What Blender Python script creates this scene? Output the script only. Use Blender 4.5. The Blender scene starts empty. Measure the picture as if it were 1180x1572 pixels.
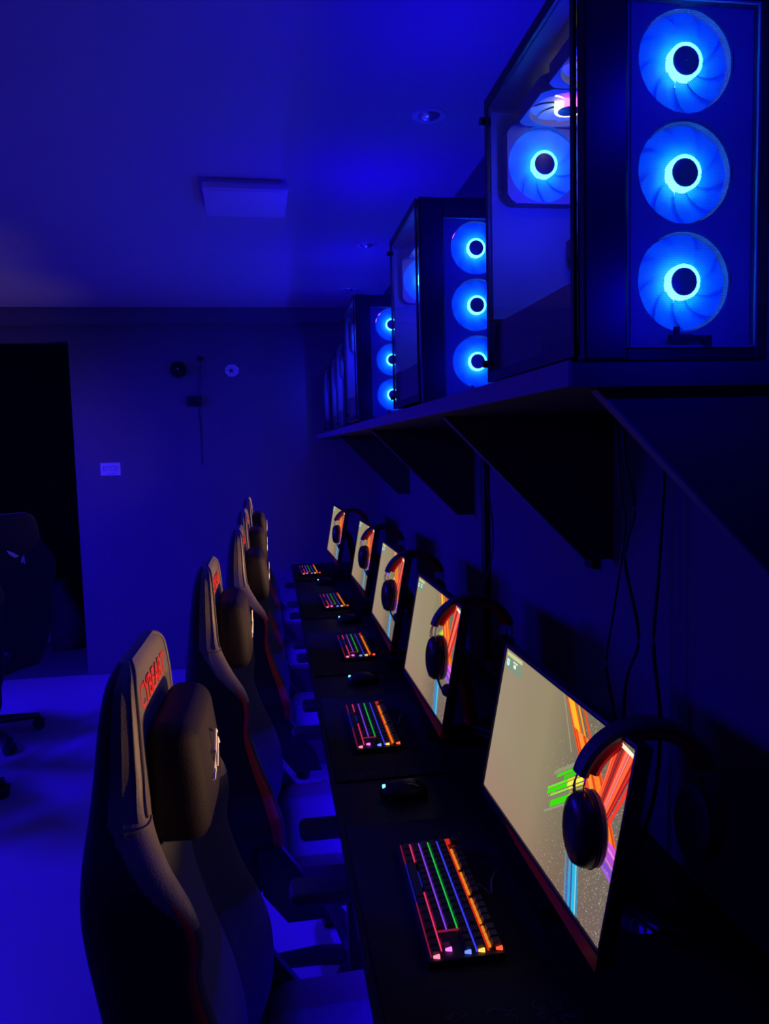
import bpy, bmesh, math, random
from mathutils import Vector, Matrix, Euler
R = math.radians
random.seed(7)
S = bpy.context.scene
COL = S.collection

# ---------------------------------------------------------------- camera
cam = bpy.data.cameras.new('camera'); camo = bpy.data.objects.new('camera', cam); COL.objects.link(camo)
F_PX = 1150.0
cam.sensor_fit = 'VERTICAL'; cam.sensor_height = 24.0
cam.lens = F_PX / 1572.0 * 24.0
cam.clip_start = 0.02
CAM_H = 1.60
camo.matrix_world = Matrix.Translation((0, 0, CAM_H)) @ Matrix.Rotation(R(-8.537), 4, 'Z') @ Matrix.Rotation(R(90 - 5.03), 4, 'X') @ Matrix.Rotation(R(-1.49), 4, 'Z')
S.camera = camo

# ---------------------------------------------------------------- world, exposure
w = bpy.data.worlds.new('night'); S.world = w; w.use_nodes = True
w.node_tree.nodes['Background'].inputs[0].default_value = (0.0, 0.0, 1, 1)
w.node_tree.nodes['Background'].inputs[1].default_value = 0.0
S.view_settings.view_transform = 'Standard'; S.view_settings.look = 'None'
S.view_settings.gamma = 1.0; S.view_settings.exposure = 0.0
S.view_settings.use_curve_mapping = False

# ---------------------------------------------------------------- lights
def area(name, loc, rot, sx, sy, power, col, spread=180):
    l = bpy.data.lights.new(name, 'AREA'); l.shape = 'RECTANGLE'; l.size = sx; l.size_y = sy
    l.energy = power; l.color = col; l.spread = R(spread)
    o = bpy.data.objects.new(name, l); COL.objects.link(o); o.location = loc; o.rotation_euler = Euler([R(a) for a in rot])
    return o
def point(name, loc, power, col, r=0.001):
    l = bpy.data.lights.new(name, 'POINT'); l.energy = power; l.color = col; l.shadow_soft_size = r
    o = bpy.data.objects.new(name, l); COL.objects.link(o); o.location = loc
    return o
def spot(name, loc, target, power, col, ang=110, blend=0.8, r=0.001):
    l = bpy.data.lights.new(name, 'SPOT'); l.energy = power; l.color = col; l.shadow_soft_size = r
    l.spot_size = R(ang); l.spot_blend = blend
    o = bpy.data.objects.new(name, l); COL.objects.link(o); o.location = loc
    d = Vector(target) - Vector(loc); o.rotation_euler = d.to_track_quat('-Z', 'Y').to_euler()
    return o
BLUE = (0.012, 0.0, 1.0)
# the opposite row of computers, out of the frame on the left
for yy, pw in ((1.2, 5), (3.1, 34), (4.4, 44)):
    area('opposite_row_glow', (-2.6, yy, 2.0), (0, -50, 0), 0.35, 0.6, pw, BLUE, 125)
# blue LED strip under the desk, hidden from the camera by the desktop
area('under_desk_strip', (0.42, 3.2, 0.70), (0, 8, 0), 0.02, 4.0, 52, BLUE)
area('desk_hole_fill', (0.52, 1.35, 0.70), (0, -50, 0), 0.02, 0.5, 3.0, BLUE)  # added fill lamp, unseen, brightens the view through the desk hole
WARM = (1.0, 0.56, 0.29)

SEAT_Y = [1.2297, 2.0633, 2.8343, 3.8033, 4.8221]
SCREENS = [  # centre x, y, z below camera, yaw, roll (deg)
    (0.4624, 1.2296, -0.5818, 1.90, 0.93), (0.4334, 2.0633, -0.5626, 0.37, -0.50),
    (0.4310, 2.8343, -0.5488, 0.04, -0.49), (0.4535, 3.8033, -0.5507, 1.13, -0.46),
    (0.4040, 4.8221, -0.5470, 2.72, 0.59)]
for i, s in enumerate(SCREENS):
    for dy in (-0.12, 0.12):
        spot('screen_light', (s[0] - 0.10, s[1] + dy, CAM_H + s[2] + 0.02), (-0.6, s[1] + dy, 1.38), 9.5, WARM, 64, 1.0)

# ---------------------------------------------------------------- materials
def mat(name, col, rough=0.6, metal=0.0, spec=0.5, noise=None, bump=0.0, emit=None, estr=0.0, bscale=200, coat=0.0):
    m = bpy.data.materials.new(name); m.use_nodes = True
    nt = m.node_tree; b = nt.nodes['Principled BSDF']
    b.inputs['Base Color'].default_value = (*col, 1); b.inputs['Roughness'].default_value = rough
    b.inputs['Metallic'].default_value = metal; b.inputs['Specular IOR Level'].default_value = spec
    b.inputs['Coat Weight'].default_value = coat
    if emit:
        b.inputs['Emission Color'].default_value = (*emit, 1); b.inputs['Emission Strength'].default_value = estr
    tc = nt.nodes.new('ShaderNodeTexCoord')
    if noise:
        n = nt.nodes.new('ShaderNodeTexNoise'); n.inputs['Scale'].default_value = noise[0]; n.inputs['Detail'].default_value = 4
        nt.links.new(tc.outputs['Object'], n.inputs['Vector'])
        mx = nt.nodes.new('ShaderNodeMix'); mx.data_type = 'RGBA'
        mx.inputs['A'].default_value = (*[c * (1 - noise[1]) for c in col], 1)
        mx.inputs['B'].default_value = (*[min(1, c * (1 + noise[1])) for c in col], 1)
        nt.links.new(n.outputs['Fac'], mx.inputs['Factor']); nt.links.new(mx.outputs['Result'], b.inputs['Base Color'])
    if bump:
        n2 = nt.nodes.new('ShaderNodeTexNoise'); n2.inputs['Scale'].default_value = bscale; n2.inputs['Detail'].default_value = 3
        nt.links.new(tc.outputs['Object'], n2.inputs['Vector'])
        bp = nt.nodes.new('ShaderNodeBump'); bp.inputs['Strength'].default_value = bump; bp.inputs['Distance'].default_value = 0.002
        nt.links.new(n2.outputs['Fac'], bp.inputs['Height']); nt.links.new(bp.outputs['Normal'], b.inputs['Normal'])
    return m
def emis(name, col, strength=1.0):
    m = bpy.data.materials.new(name); m.use_nodes = True; nt = m.node_tree
    nt.nodes.clear(); o = nt.nodes.new('ShaderNodeOutputMaterial'); e = nt.nodes.new('ShaderNodeEmission')
    e.inputs[0].default_value = (*col, 1); e.inputs[1].default_value = strength
    nt.links.new(e.outputs[0], o.inputs[0]); return m
def lin(r, g, b):
    f = lambda c: (c / 255 / 12.92) if c <= 10 else ((c / 255 + 0.055) / 1.055) ** 2.4
    return (f(r), f(g), f(b))

M = {}
M['ceiling'] = mat('ceiling_paint', (0.62, 0.6, 0.62), 0.9, noise=(3, 0.05), bump=0.2, bscale=60)
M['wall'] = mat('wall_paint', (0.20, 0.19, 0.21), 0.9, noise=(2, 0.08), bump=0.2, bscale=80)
M['shaded_wall'] = mat('shaded_wall_paint', (0.09, 0.09, 0.11), 0.9, noise=(2, 0.08), bump=0.2, bscale=80)  # right wall, shade below the shelf darkened into its colour
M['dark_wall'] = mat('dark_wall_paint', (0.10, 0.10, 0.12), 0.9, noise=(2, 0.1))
M['floor'] = mat('floor_laminate', (0.42, 0.40, 0.44), 0.5, noise=(1.5, 0.12), bump=0.1, bscale=30)
M['desk'] = mat('black_desk_laminate', (0.010, 0.010, 0.012), 0.45, spec=0.25, noise=(40, 0.2), bump=0.1)
M['shelf'] = mat('dark_shelf_board', (0.05, 0.05, 0.058), 0.6, noise=(20, 0.1))
M['shelf_edge'] = mat('pale_edge_band', (0.18, 0.18, 0.22), 0.5, noise=(20, 0.1))
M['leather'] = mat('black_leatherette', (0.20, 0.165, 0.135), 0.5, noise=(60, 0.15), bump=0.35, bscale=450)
M['inner_shaded'] = mat('shaded_inner_wing', (0.045, 0.044, 0.05), 0.8, noise=(120, 0.2), bump=0.4, bscale=500)  # lower inner wings, their shade painted in as a darker tone
M['side_dark'] = mat('dark_backrest_side', (0.018, 0.017, 0.02), 0.85, noise=(120, 0.2), bump=0.4, bscale=500)  # darker tone for the backrest's rear and outer sides
M['seat_fabric'] = mat('grey_seat_fabric', (0.22, 0.22, 0.23), 0.9, noise=(120, 0.2), bump=0.4, bscale=500)
M['pillow'] = mat('black_pillow_cover', (0.020, 0.014, 0.020), 0.7, spec=0.2, noise=(60, 0.15), bump=0.35, bscale=450)
M['fabric'] = mat('grey_fabric', (0.085, 0.085, 0.09), 0.9, noise=(120, 0.2), bump=0.5, bscale=600)
M['red_trim'] = mat('red_leatherette', (0.75, 0.012, 0.02), 0.5, noise=(60, 0.1), bump=0.2, bscale=400)
M['thread'] = mat('seam_piping', (0.16, 0.14, 0.13), 0.5, noise=(200, 0.2))
M['red_print'] = mat('red_embroidery', (0.8, 0.02, 0.02), 0.6, noise=(300, 0.1))
M['white_print'] = mat('white_embroidery', (0.75, 0.75, 0.78), 0.6, noise=(300, 0.05))
M['plastic'] = mat('black_plastic', (0.018, 0.018, 0.02), 0.4, noise=(80, 0.1), bump=0.1)
M['soft_plastic'] = mat('soft_black_armrest', (0.04, 0.04, 0.045), 0.6, noise=(80, 0.1), bump=0.1)
M['metal'] = mat('black_steel', (0.025, 0.025, 0.03), 0.35, metal=0.6, noise=(50, 0.1))
M['chrome'] = mat('headset_wire', (0.5, 0.5, 0.5), 0.25, metal=1.0, noise=(50, 0.05))
M['case'] = mat('black_case_steel', (0.013, 0.013, 0.016), 0.45, noise=(60, 0.1), bump=0.05)
M['case_in'] = mat('case_interior', (0.22, 0.22, 0.26), 0.6, noise=(30, 0.15))
M['blade_white'] = mat('white_frosted_blade', (0.6, 0.6, 0.62), 0.5, noise=(50, 0.03))
M['blade'] = mat('blue_lit_blade', (0.04, 0.48, 0.95), 0.5, noise=(50, 0.03))  # white frosted blade with the blue LED light put into its colour
M['cap'] = mat('fan_hub_cap', (0.03, 0.03, 0.05), 0.4, noise=(50, 0.1))
M['hub'] = emis('cyan_led_ring', (0.5, 2.6, 6.0), 1.0)
M['lip'] = emis('cyan_led_lip', (0.5, 19.0, 85.0), 1.0)
M['board'] = mat('circuit_board', (0.03, 0.035, 0.05), 0.5, noise=(90, 0.5))
M['cable'] = mat('black_cable', (0.006, 0.006, 0.006), 0.5, noise=(50, 0.1))
M['key'] = mat('black_keycap', (0.028, 0.028, 0.030), 0.45, noise=(100, 0.1))
M['plate'] = mat('keyboard_plate', (0.02, 0.02, 0.02), 0.5, noise=(50, 0.1))
M['panel_white'] = mat('white_lamp_panel', (0.88, 0.86, 0.9), 0.5, noise=(20, 0.02))
M['paper'] = mat('white_paper', (0.9, 0.88, 0.92), 0.8, noise=(20, 0.03))
M['ink'] = mat('pale_grey_ink', (0.35, 0.35, 0.5), 0.8, noise=(20, 0.03))
M['dark_ink'] = mat('black_ink', (0.01, 0.01, 0.02), 0.8, noise=(20, 0.03))
M['red_gloss'] = mat('red_gloss_plastic', (0.9, 0.006, 0.01), 0.3, noise=(30, 0.05))
M['mat'] = mat('black_desk_mat', (0.008, 0.008, 0.010), 0.85, noise=(300, 0.3), bump=0.3, bscale=900)
M['mat_print'] = mat('grey_mat_print', (0.05, 0.05, 0.055), 0.85, noise=(60, 0.4))
M['chrome_ring'] = mat('downlight_rim', (0.8, 0.8, 0.82), 0.3, noise=(60, 0.02))
M['lens'] = mat('frosted_lens', (0.9, 0.9, 0.92), 0.25, metal=0.9, noise=(60, 0.02))
M['box'] = mat('pale_box', (0.6, 0.6, 0.62), 0.8, noise=(10, 0.1))
M['sack'] = mat('dark_sack', (0.05, 0.05, 0.06), 0.9, noise=(10, 0.3), bump=0.5, bscale=20)

def glass_mat():
    m = bpy.data.materials.new('tinted_glass'); m.use_nodes = True; nt = m.node_tree; nt.nodes.clear()
    o = nt.nodes.new('ShaderNodeOutputMaterial'); t = nt.nodes.new('ShaderNodeBsdfTransparent'); t.inputs[0].default_value = (0.78, 0.78, 0.8, 1)
    g = nt.nodes.new('ShaderNodeBsdfGlossy'); g.inputs['Roughness'].default_value = 0.03; g.inputs[0].default_value = (1, 1, 1, 1)
    ge = nt.nodes.new('ShaderNodeNewGeometry'); dt = nt.nodes.new('ShaderNodeVectorMath'); dt.operation = 'DOT_PRODUCT'
    nt.links.new(ge.outputs['Normal'], dt.inputs[0]); nt.links.new(ge.outputs['Incoming'], dt.inputs[1])
    ab = nt.nodes.new('ShaderNodeMath'); ab.operation = 'ABSOLUTE'; nt.links.new(dt.outputs['Value'], ab.inputs[0])
    su = nt.nodes.new('ShaderNodeMath'); su.operation = 'SUBTRACT'; su.inputs[0].default_value = 1; nt.links.new(ab.outputs[0], su.inputs[1])
    pw = nt.nodes.new('ShaderNodeMath'); pw.operation = 'POWER'; pw.inputs[1].default_value = 5; nt.links.new(su.outputs[0], pw.inputs[0])
    fr = nt.nodes.new('ShaderNodeMath'); fr.operation = 'MULTIPLY_ADD'; fr.inputs[1].default_value = 0.94; fr.inputs[2].default_value = 0.05; nt.links.new(pw.outputs[0], fr.inputs[0])
    mx = nt.nodes.new('ShaderNodeMixShader')
    nt.links.new(fr.outputs[0], mx.inputs[0]); nt.links.new(t.outputs[0], mx.inputs[1]); nt.links.new(g.outputs[0], mx.inputs[2]); nt.links.new(mx.outputs[0], o.inputs[0])
    return m
M['glass'] = glass_mat()
def perforated():
    """steel sheet with a staggered grid of round holes, pitch about 2.6 mm"""
    m = bpy.data.materials.new('perforated_steel'); m.use_nodes = True; nt = m.node_tree
    b = nt.nodes['Principled BSDF']; b.inputs['Base Color'].default_value = (0.16, 0.16, 0.2, 1); b.inputs['Roughness'].default_value = 0.5
    o = nt.nodes['Material Output']; tc = nt.nodes.new('ShaderNodeTexCoord'); sp = nt.nodes.new('ShaderNodeSeparateXYZ')
    nt.links.new(tc.outputs['Object'], sp.inputs[0])
    P = 0.0027
    def mth(op, a, b_=None):
        n = nt.nodes.new('ShaderNodeMath'); n.operation = op
        for i, v in enumerate((a, b_)):
            if v is None: continue
            if isinstance(v, (int, float)): n.inputs[i].default_value = v
            else: nt.links.new(v, n.inputs[i])
        return n.outputs[0]
    u = mth('DIVIDE', sp.outputs['X'], P); v = mth('DIVIDE', sp.outputs['Z'], P * 0.8660)
    row = mth('FLOOR', v); par = mth('MODULO', mth('ABSOLUTE', row), 2.0)
    us = mth('ADD', u, mth('MULTIPLY', par, 0.5))
    fu = mth('SUBTRACT', mth('FRACT', mth('ADD', us, 1000.0)), 0.5); fv = mth('MULTIPLY', mth('SUBTRACT', mth('FRACT', mth('ADD', v, 1000.0)), 0.5), 0.866)
    d = mth('SQRT', mth('ADD', mth('MULTIPLY', fu, fu), mth('MULTIPLY', fv, fv)))
    hole = mth('LESS_THAN', d, 0.455)
    t = nt.nodes.new('ShaderNodeBsdfTransparent'); mx = nt.nodes.new('ShaderNodeMixShader')
    nt.links.new(hole, mx.inputs[0]); nt.links.new(b.outputs[0], mx.inputs[1]); nt.links.new(t.outputs[0], mx.inputs[2]); nt.links.new(mx.outputs[0], o.inputs[0])
    return m
M['mesh'] = perforated()

# ---------------------------------------------------------------- helpers
def tag(o, label=None, cat=None, group=None, kind=None):
    if label: o['label'] = label
    if cat: o['category'] = cat
    if group: o['group'] = group
    if kind: o['kind'] = kind
    return o
def empty(name, loc=(0, 0, 0), rz=0, label=None, cat=None, group=None):
    o = bpy.data.objects.new(name, None); COL.objects.link(o); o.location = loc; o.rotation_euler = (0, 0, rz)
    o.empty_display_size = 0.05
    return tag(o, label, cat, group)
def link(name, bm, mats, parent=None, smooth=True, ang=40, loc=None, rot=None):
    me = bpy.data.meshes.new(name); bmesh.ops.recalc_face_normals(bm, faces=bm.faces); bm.to_mesh(me); bm.free()
    for m in (mats if isinstance(mats, (list, tuple)) else [mats]): me.materials.append(M[m] if isinstance(m, str) else m)
    if smooth:
        for p in me.polygons: p.use_smooth = True
        try: me.set_sharp_from_angle(angle=R(ang))
        except Exception: pass
    o = bpy.data.objects.new(name, me); COL.objects.link(o)
    if parent: o.parent = parent
    if loc: o.location = loc
    if rot: o.rotation_euler = rot
    return o
def box(bm, lo, hi, bev=0.0, mi=0, seg=2):
    r = bmesh.ops.create_cube(bm, size=1.0); vs = r['verts']
    for v in vs:
        v.co = Vector([lo[i] + (v.co[i] + 0.5) * (hi[i] - lo[i]) for i in range(3)])
    fs = {f for v in vs for f in v.link_faces}
    for f in fs: f.material_index = mi
    if bev > 0:
        es = list({e for v in vs for e in v.link_edges})
        r = bmesh.ops.bevel(bm, geom=es, offset=bev, segments=seg, profile=0.5, affect='EDGES')
        for f in r['faces']: f.material_index = mi
def cyl(bm, p0, p1, r0, r1=None, n=16, caps=True, mi=0):
    p0, p1 = Vector(p0), Vector(p1); r1 = r0 if r1 is None else r1
    d = (p1 - p0); L = d.length; q = d.to_track_quat('Z', 'Y')
    mtx = Matrix.Translation((p0 + p1) / 2) @ q.to_matrix().to_4x4()
    r = bmesh.ops.create_cone(bm, cap_ends=caps, segments=n, radius1=r0, radius2=r1, depth=L, matrix=mtx)
    for v in r['verts']:
        for f in v.link_faces: f.material_index = mi
def tube(bm, pts, r, n=8, closed=False, mi=0, flat=None):
    pts = [Vector(p) for p in pts]; rings = []; N = len(pts)
    up = Vector((0, 0, 1))
    for i, p in enumerate(pts):
        a = pts[i - 1] if (i > 0 or closed) else p; b = pts[(i + 1) % N] if (i < N - 1 or closed) else p
        t = (b - a).normalized(); s = t.cross(up)
        if s.length < 1e-3: s = t.cross(Vector((1, 0, 0)))
        s.normalize(); u = s.cross(t).normalized()
        rr = r[i] if isinstance(r, (list, tuple)) else r
        rings.append([bm.verts.new(p + s * math.cos(k * 2 * math.pi / n) * rr * (flat or 1) + u * math.sin(k * 2 * math.pi / n) * rr) for k in range(n)])
    m = N if closed else N - 1
    for i in range(m):
        A, B = rings[i], rings[(i + 1) % N]
        for k in range(n):
            f = bm.faces.new((A[k], A[(k + 1) % n], B[(k + 1) % n], B[k])); f.material_index = mi
    if not closed:
        bm.faces.new(rings[0][::-1]).material_index = mi; bm.faces.new(rings[-1]).material_index = mi
def lathe(bm, prof, c=(0, 0, 0), axis='Z', n=32, mi=0):
    c = Vector(c); rings = []
    def P(r, h, a):
        x, y = r * math.cos(a), r * math.sin(a)
        return c + (Vector((x, y, h)) if axis == 'Z' else Vector((x, h, y)) if axis == 'Y' else Vector((h, x, y)))
    for r, h in prof:
        rings.append([bm.verts.new(P(max(r, 1e-5), h, 2 * math.pi * k / n)) for k in range(n)])
    for A, B in zip(rings, rings[1:]):
        for k in range(n):
            f = bm.faces.new((A[k], A[(k + 1) % n], B[(k + 1) % n], B[k])); f.material_index = mi
def prism(bm, pts, d, mi=0):
    """polygon pts (3D, planar) extruded by vector d"""
    d = Vector(d); A = [bm.verts.new(Vector(p)) for p in pts]; B = [bm.verts.new(Vector(p) + d) for p in pts]
    n = len(pts); bm.faces.new(A).material_index = mi; bm.faces.new(B[::-1]).material_index = mi
    for i in range(n): bm.faces.new((A[i], B[i], B[(i + 1) % n], A[(i + 1) % n])).material_index = mi
def B(): return bmesh.new()
def copy_tree(o, parent=None):
    c = o.copy(); COL.objects.link(c); c.parent = parent
    for ch in list(o.children): copy_tree(ch, c)
    return c
def catmull(P, n):
    out = []
    m = len(P)
    for i in range(m - 1):
        p0, p1, p2, p3 = P[max(i - 1, 0)], P[i], P[i + 1], P[min(i + 2, m - 1)]
        for k in range(n):
            t = k / n
            out.append(tuple(0.5 * ((2 * b) + (c - a) * t + (2 * a - 5 * b + 4 * c - d) * t * t + (3 * b - a - 3 * c + d) * t ** 3) for a, b, c, d in zip(p0, p1, p2, p3)))
    out.append(tuple(P[-1])); return out
def text_mesh(name, body, size, m, parent, mtx, extrude=0.0008, bold=0.0):
    cu = bpy.data.curves.new(name, 'FONT'); cu.body = body; cu.size = size; cu.extrude = extrude; cu.offset = bold
    cu.align_x = 'CENTER'; cu.align_y = 'CENTER'; cu.resolution_u = 3
    t = bpy.data.objects.new(name + '_tmp', cu); COL.objects.link(t)
    dg = bpy.context.evaluated_depsgraph_get(); me = bpy.data.meshes.new_from_object(t.evaluated_get(dg)); me.name = name
    bpy.data.objects.remove(t)
    me.transform(mtx); me.materials.clear(); me.materials.append(M[m])
    o = bpy.data.objects.new(name, me); COL.objects.link(o); o.parent = parent
    return o
def struct(name, bm, m, **k):
    return tag(link(name, bm, m, smooth=False, **k), kind='structure')

# ---------------------------------------------------------------- room
XL, XR, YB, YF, ZC = -3.1, 0.78, -1.6, 5.57, 2.60
DX0, DX1, DZ = -2.7, -1.362, 2.385          # doorway in the far wall
b = B(); box(b, (XL - 0.1, YB, -0.1), (XR + 0.1, YF + 0.02, 0)); struct('floor', b, 'floor')
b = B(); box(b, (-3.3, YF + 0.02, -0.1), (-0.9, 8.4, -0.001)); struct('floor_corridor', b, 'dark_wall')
b = B(); box(b, (XL - 0.1, YB, ZC), (XR + 0.1, YF + 0.15, ZC + 0.1)); struct('ceiling', b, 'ceiling')
b = B(); box(b, (XR, YB, 0), (XR + 0.1, YF + 0.12, ZC)); struct('wall_right', b, 'shaded_wall')
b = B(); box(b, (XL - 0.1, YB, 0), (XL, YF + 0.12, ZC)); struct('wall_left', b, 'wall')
b = B(); box(b, (XL - 0.1, YB - 0.1, 0), (XR + 0.1, YB, ZC)); struct('wall_back', b, 'dark_wall')
b = B(); box(b, (DX1, YF, 0), (XR, YF + 0.12, ZC)); box(b, (XL, YF, 0), (DX0, YF + 0.12, ZC)); box(b, (DX0, YF, DZ), (DX1, YF + 0.12, ZC))
struct('wall_front', b, 'wall')
b = B(); box(b, (XL, YF - 0.10, 2.495), (XR, YF, ZC)); struct('trim_1', b, 'wall')
# dark room beyond the doorway
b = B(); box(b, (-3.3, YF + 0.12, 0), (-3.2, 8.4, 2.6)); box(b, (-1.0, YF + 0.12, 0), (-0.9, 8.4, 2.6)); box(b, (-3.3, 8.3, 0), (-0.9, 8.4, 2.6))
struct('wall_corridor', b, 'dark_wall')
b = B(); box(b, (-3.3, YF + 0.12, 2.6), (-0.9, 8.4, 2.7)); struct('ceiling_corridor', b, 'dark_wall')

# square ceiling lamp panel
lp = empty('ceiling_panel_lamp', (-0.055, 3.05, ZC), R(1.5), 'square white surface-mounted ceiling lamp, switched off', 'lamp')
b = B(); box(b, (-0.135, -0.13, -0.022), (0.135, 0.17, 0), 0.003); link('lamp_housing', b, 'panel_white', lp)
b = B(); box(b, (-0.158, -0.15, -0.042), (0.158, 0.19, -0.020), 0.004); link('lamp_frame', b, 'panel_white', lp)
b = B(); box(b, (-0.142, -0.134, -0.045), (0.142, 0.174, -0.0405), 0.001); link('diffuser', b, 'panel_white', lp)
# recessed downlights
dls = [((0.52, 2.33), 'recessed round downlight nearest the camera, above the big front computer'),
       ((0.515, 3.80), 'recessed round downlight, middle of the three in the ceiling'),
       ((0.535, 4.85), 'recessed round downlight farthest away, close to the far wall')]
for i, ((x, y), lab) in enumerate(dls):
    d = empty('recessed_downlight', (x, y, ZC), 0, lab, 'lamp', 'recessed ceiling downlights')
    b = B(); lathe(b, [(0.035, 0.0), (0.037, -0.003), (0.048, -0.004), (0.052, -0.002), (0.053, 0.0)]); link('downlight_rim', b, 'chrome_ring', d)
    b = B(); lathe(b, [(0.0, -0.014), (0.012, -0.0125), (0.024, -0.008), (0.034, -0.001), (0.035, 0)]); link('downlight_lens', b, 'lens', d)

# things on the far wall
def atwall(x, z, d=0.0): return (x, YF - d, z)
cm = empty('dome_camera', atwall(-0.622, 2.18), 0, 'black dome security camera on the far wall', 'camera')
b = B(); lathe(b, [(0.001, 0), (0.055, 0), (0.058, -0.012), (0.05, -0.03), (0.045, -0.03)], axis='Y'); link('camera_base', b, 'plastic', cm)
b = B(); bmesh.ops.create_uvsphere(b, u_segments=24, v_segments=16, radius=0.045, matrix=Matrix.Translation((0, -0.035, -0.005))); link('camera_dome', b, mat('gloss_dome', (0.01, 0.01, 0.012), 0.08), cm)
b = B(); cyl(b, (0, -0.07, -0.0), (0.004, -0.083, -0.003), 0.006, 0.005, 20); link('dome_highlight', b, 'chrome_ring', cm)  # pale disc painting the highlight on the dome
b = B(); box(b, (-0.05, -0.035, -0.035), (0.05, 0, 0.035), 0.006); box(b, (-0.03, -0.040, -0.025), (0.03, -0.034, -0.008), 0.002)
tag(link('junction_box', b, 'plastic', loc=atwall(-0.522, 1.955)), 'small black junction box below the dome camera', 'box')
b = B(); box(b, (-0.022, -0.018, -0.014), (0.022, 0, 0.014), 0.005); tag(link('cable_clip', b, 'plastic', loc=atwall(-0.465, 2.255)), 'tiny black cable clip to the right of the dome camera', 'clip')
b = B(); tube(b, [atwall(-0.465, 2.24, 0.005), atwall(-0.475, 2.1, 0.006), atwall(-0.49, 1.99, 0.008), atwall(-0.49, 1.9, 0.006), atwall(-0.485, 1.7, 0.005), atwall(-0.488, 1.50, 0.005)], 0.0025, 6)
tag(link('wall_cable', b, 'cable'), 'thin dark cable running down the far wall below the junction box', 'cable')
# sticker
st = empty('wall_sticker', atwall(-0.248, 2.17), R(0), 'small white eight-sided sticker with a dark star mark', 'sticker')
b = B(); prism(b, [(0.052 * math.cos(R(22.5 + 45 * k + random.uniform(-4, 4))), 0, 0.046 * math.sin(R(22.5 + 45 * k))) for k in range(8)], (0, -0.003, 0)); link('sticker_sheet', b, 'paper', st, smooth=False)
b = B()
for k in range(5):
    a = R(90 + 72 * k); tube(b, [(0, -0.0045, 0), (0.012 * math.cos(a + 0.2), -0.0045, 0.012 * math.sin(a + 0.2)), (0.027 * math.cos(a), -0.0045, 0.024 * math.sin(a))], [0.005, 0.004, 0.0015], 6)
for v in b.verts: v.co.y = -0.0045 + (v.co.y + 0.0045) * 0.2; v.co.x -= 0.006
link('star_mark', b, 'dark_ink', st)
# paper notice
pn = empty('paper_notice', atwall(-1.126, 1.487), 0, 'white paper notice with faint writing on the far wall by the doorway', 'notice')
b = B(); box(b, (-0.068, -0.003, -0.045), (0.068, 0, 0.045)); link('sheet', b, 'paper', pn, smooth=False)
text_mesh('writing', '\u00d0Y2J', 0.05, 'ink', pn, Matrix.Translation((0, -0.0035, 0.004)) @ Matrix.Rotation(R(90), 4, 'X'), 0.0004)
b = B()
for k in range(7): box(b, (-0.03 + k * 0.0115, -0.0042, -0.036), (-0.022 + k * 0.0115, -0.003, -0.031))
link('small_print', b, 'ink', pn, smooth=False)

# things in the dark room beyond the doorway
b = B(); box(b, (-0.12, -0.10, 0), (0.12, 0.10, 0.24), 0.01); box(b, (-0.125, -0.105, 0.2), (0.125, 0.105, 0.26), 0.008)
tag(link('storage_box', b, 'box', loc=(-2.03, 6.75, 0.0)), 'pale lidded box in the dark doorway', 'box')
b = B()
lathe(b, [(0.001, 0), (0.13, 0.0), (0.15, 0.06), (0.135, 0.2), (0.10, 0.34), (0.06, 0.46), (0.045, 0.52), (0.06, 0.56), (0.001, 0.55)], n=20)
for v in b.verts: v.co.x += 0.03 * math.sin(v.co.z * 9) + 0.008 * math.sin(v.co.y * 70)
tag(link('cloth_sack', b, 'sack', loc=(-1.72, 6.45, 0.0)), 'dim tied sack standing in the dark doorway', 'sack')

# ---------------------------------------------------------------- desk
E_STRIP = emis('blue_strip_light', (0.02, 0.0, 1.0), 4.0)
DX, DZT, XW = 0.122, 0.75, 0.775
def desk():
    d = empty('long_desk', (0.45, 3.0, 0), 0, 'long black desk running along the right wall under the monitors', 'desk')
    ox, oy = 0.45, 3.0
    b = B(); hx, hy, hr = 0.612, 1.176, 0.033     # grommet hole in the top
    # worktop: ring around hole + remaining boxes
    def slab(x0, y0, x1, y1): box(b, (x0 - ox, y0 - oy, DZT - 0.028), (x1 - ox, y1 - oy, DZT))
    q = 0.06
    slab(DX, 0.45, XW, hy - q); slab(DX, hy + q, XW, 5.5)
    slab(DX, hy - q, hx - q, hy + q); slab(hx + q, hy - q, XW, hy + q)
    n = 32; rin, rout = [], []
    for zt in (DZT, DZT - 0.028):
        ri = [b.verts.new((hx + hr * math.cos(2 * math.pi * k / n + math.pi / 4) - ox, hy + hr * math.sin(2 * math.pi * k / n + math.pi / 4) - oy, zt)) for k in range(n)]
        ro = []
        for k in range(n):
            a = 2 * math.pi * k / n + math.pi / 4; c, s = math.cos(a), math.sin(a); m = max(abs(c), abs(s))
            ro.append(b.verts.new((hx + q * c / m - ox, hy + q * s / m - oy, zt)))
        for k in range(n): b.faces.new((ri[k], ri[(k + 1) % n], ro[(k + 1) % n], ro[k]))
        rin.append(ri)
    for k in range(n): b.faces.new((rin[0][k], rin[0][(k + 1) % n], rin[1][(k + 1) % n], rin[1][k]))
    link('desktop', b, 'desk', d, smooth=False)
    for y in (0.6, 3.42, 5.35):
        b = B(); box(b, (0.30 - ox, y - oy, 0), (0.74 - ox, y + 0.03 - oy, DZT - 0.028)); link('leg_panel', b, 'desk', d, smooth=False)
    b = B(); box(b, (0.74 - ox, 1.5 - oy, 0.35), (0.76 - ox, 5.4 - oy, 0.72)); link('modesty_panel', b, 'desk', d, smooth=False)
    b = B(); lathe(b, [(0.032, -0.02), (0.032, 0.001), (0.037, 0.003), (0.041, 0.0005)], (hx - ox, hy - oy, DZT)); link('cable_grommet', b, 'plastic', d)
    return d
desk()
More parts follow.
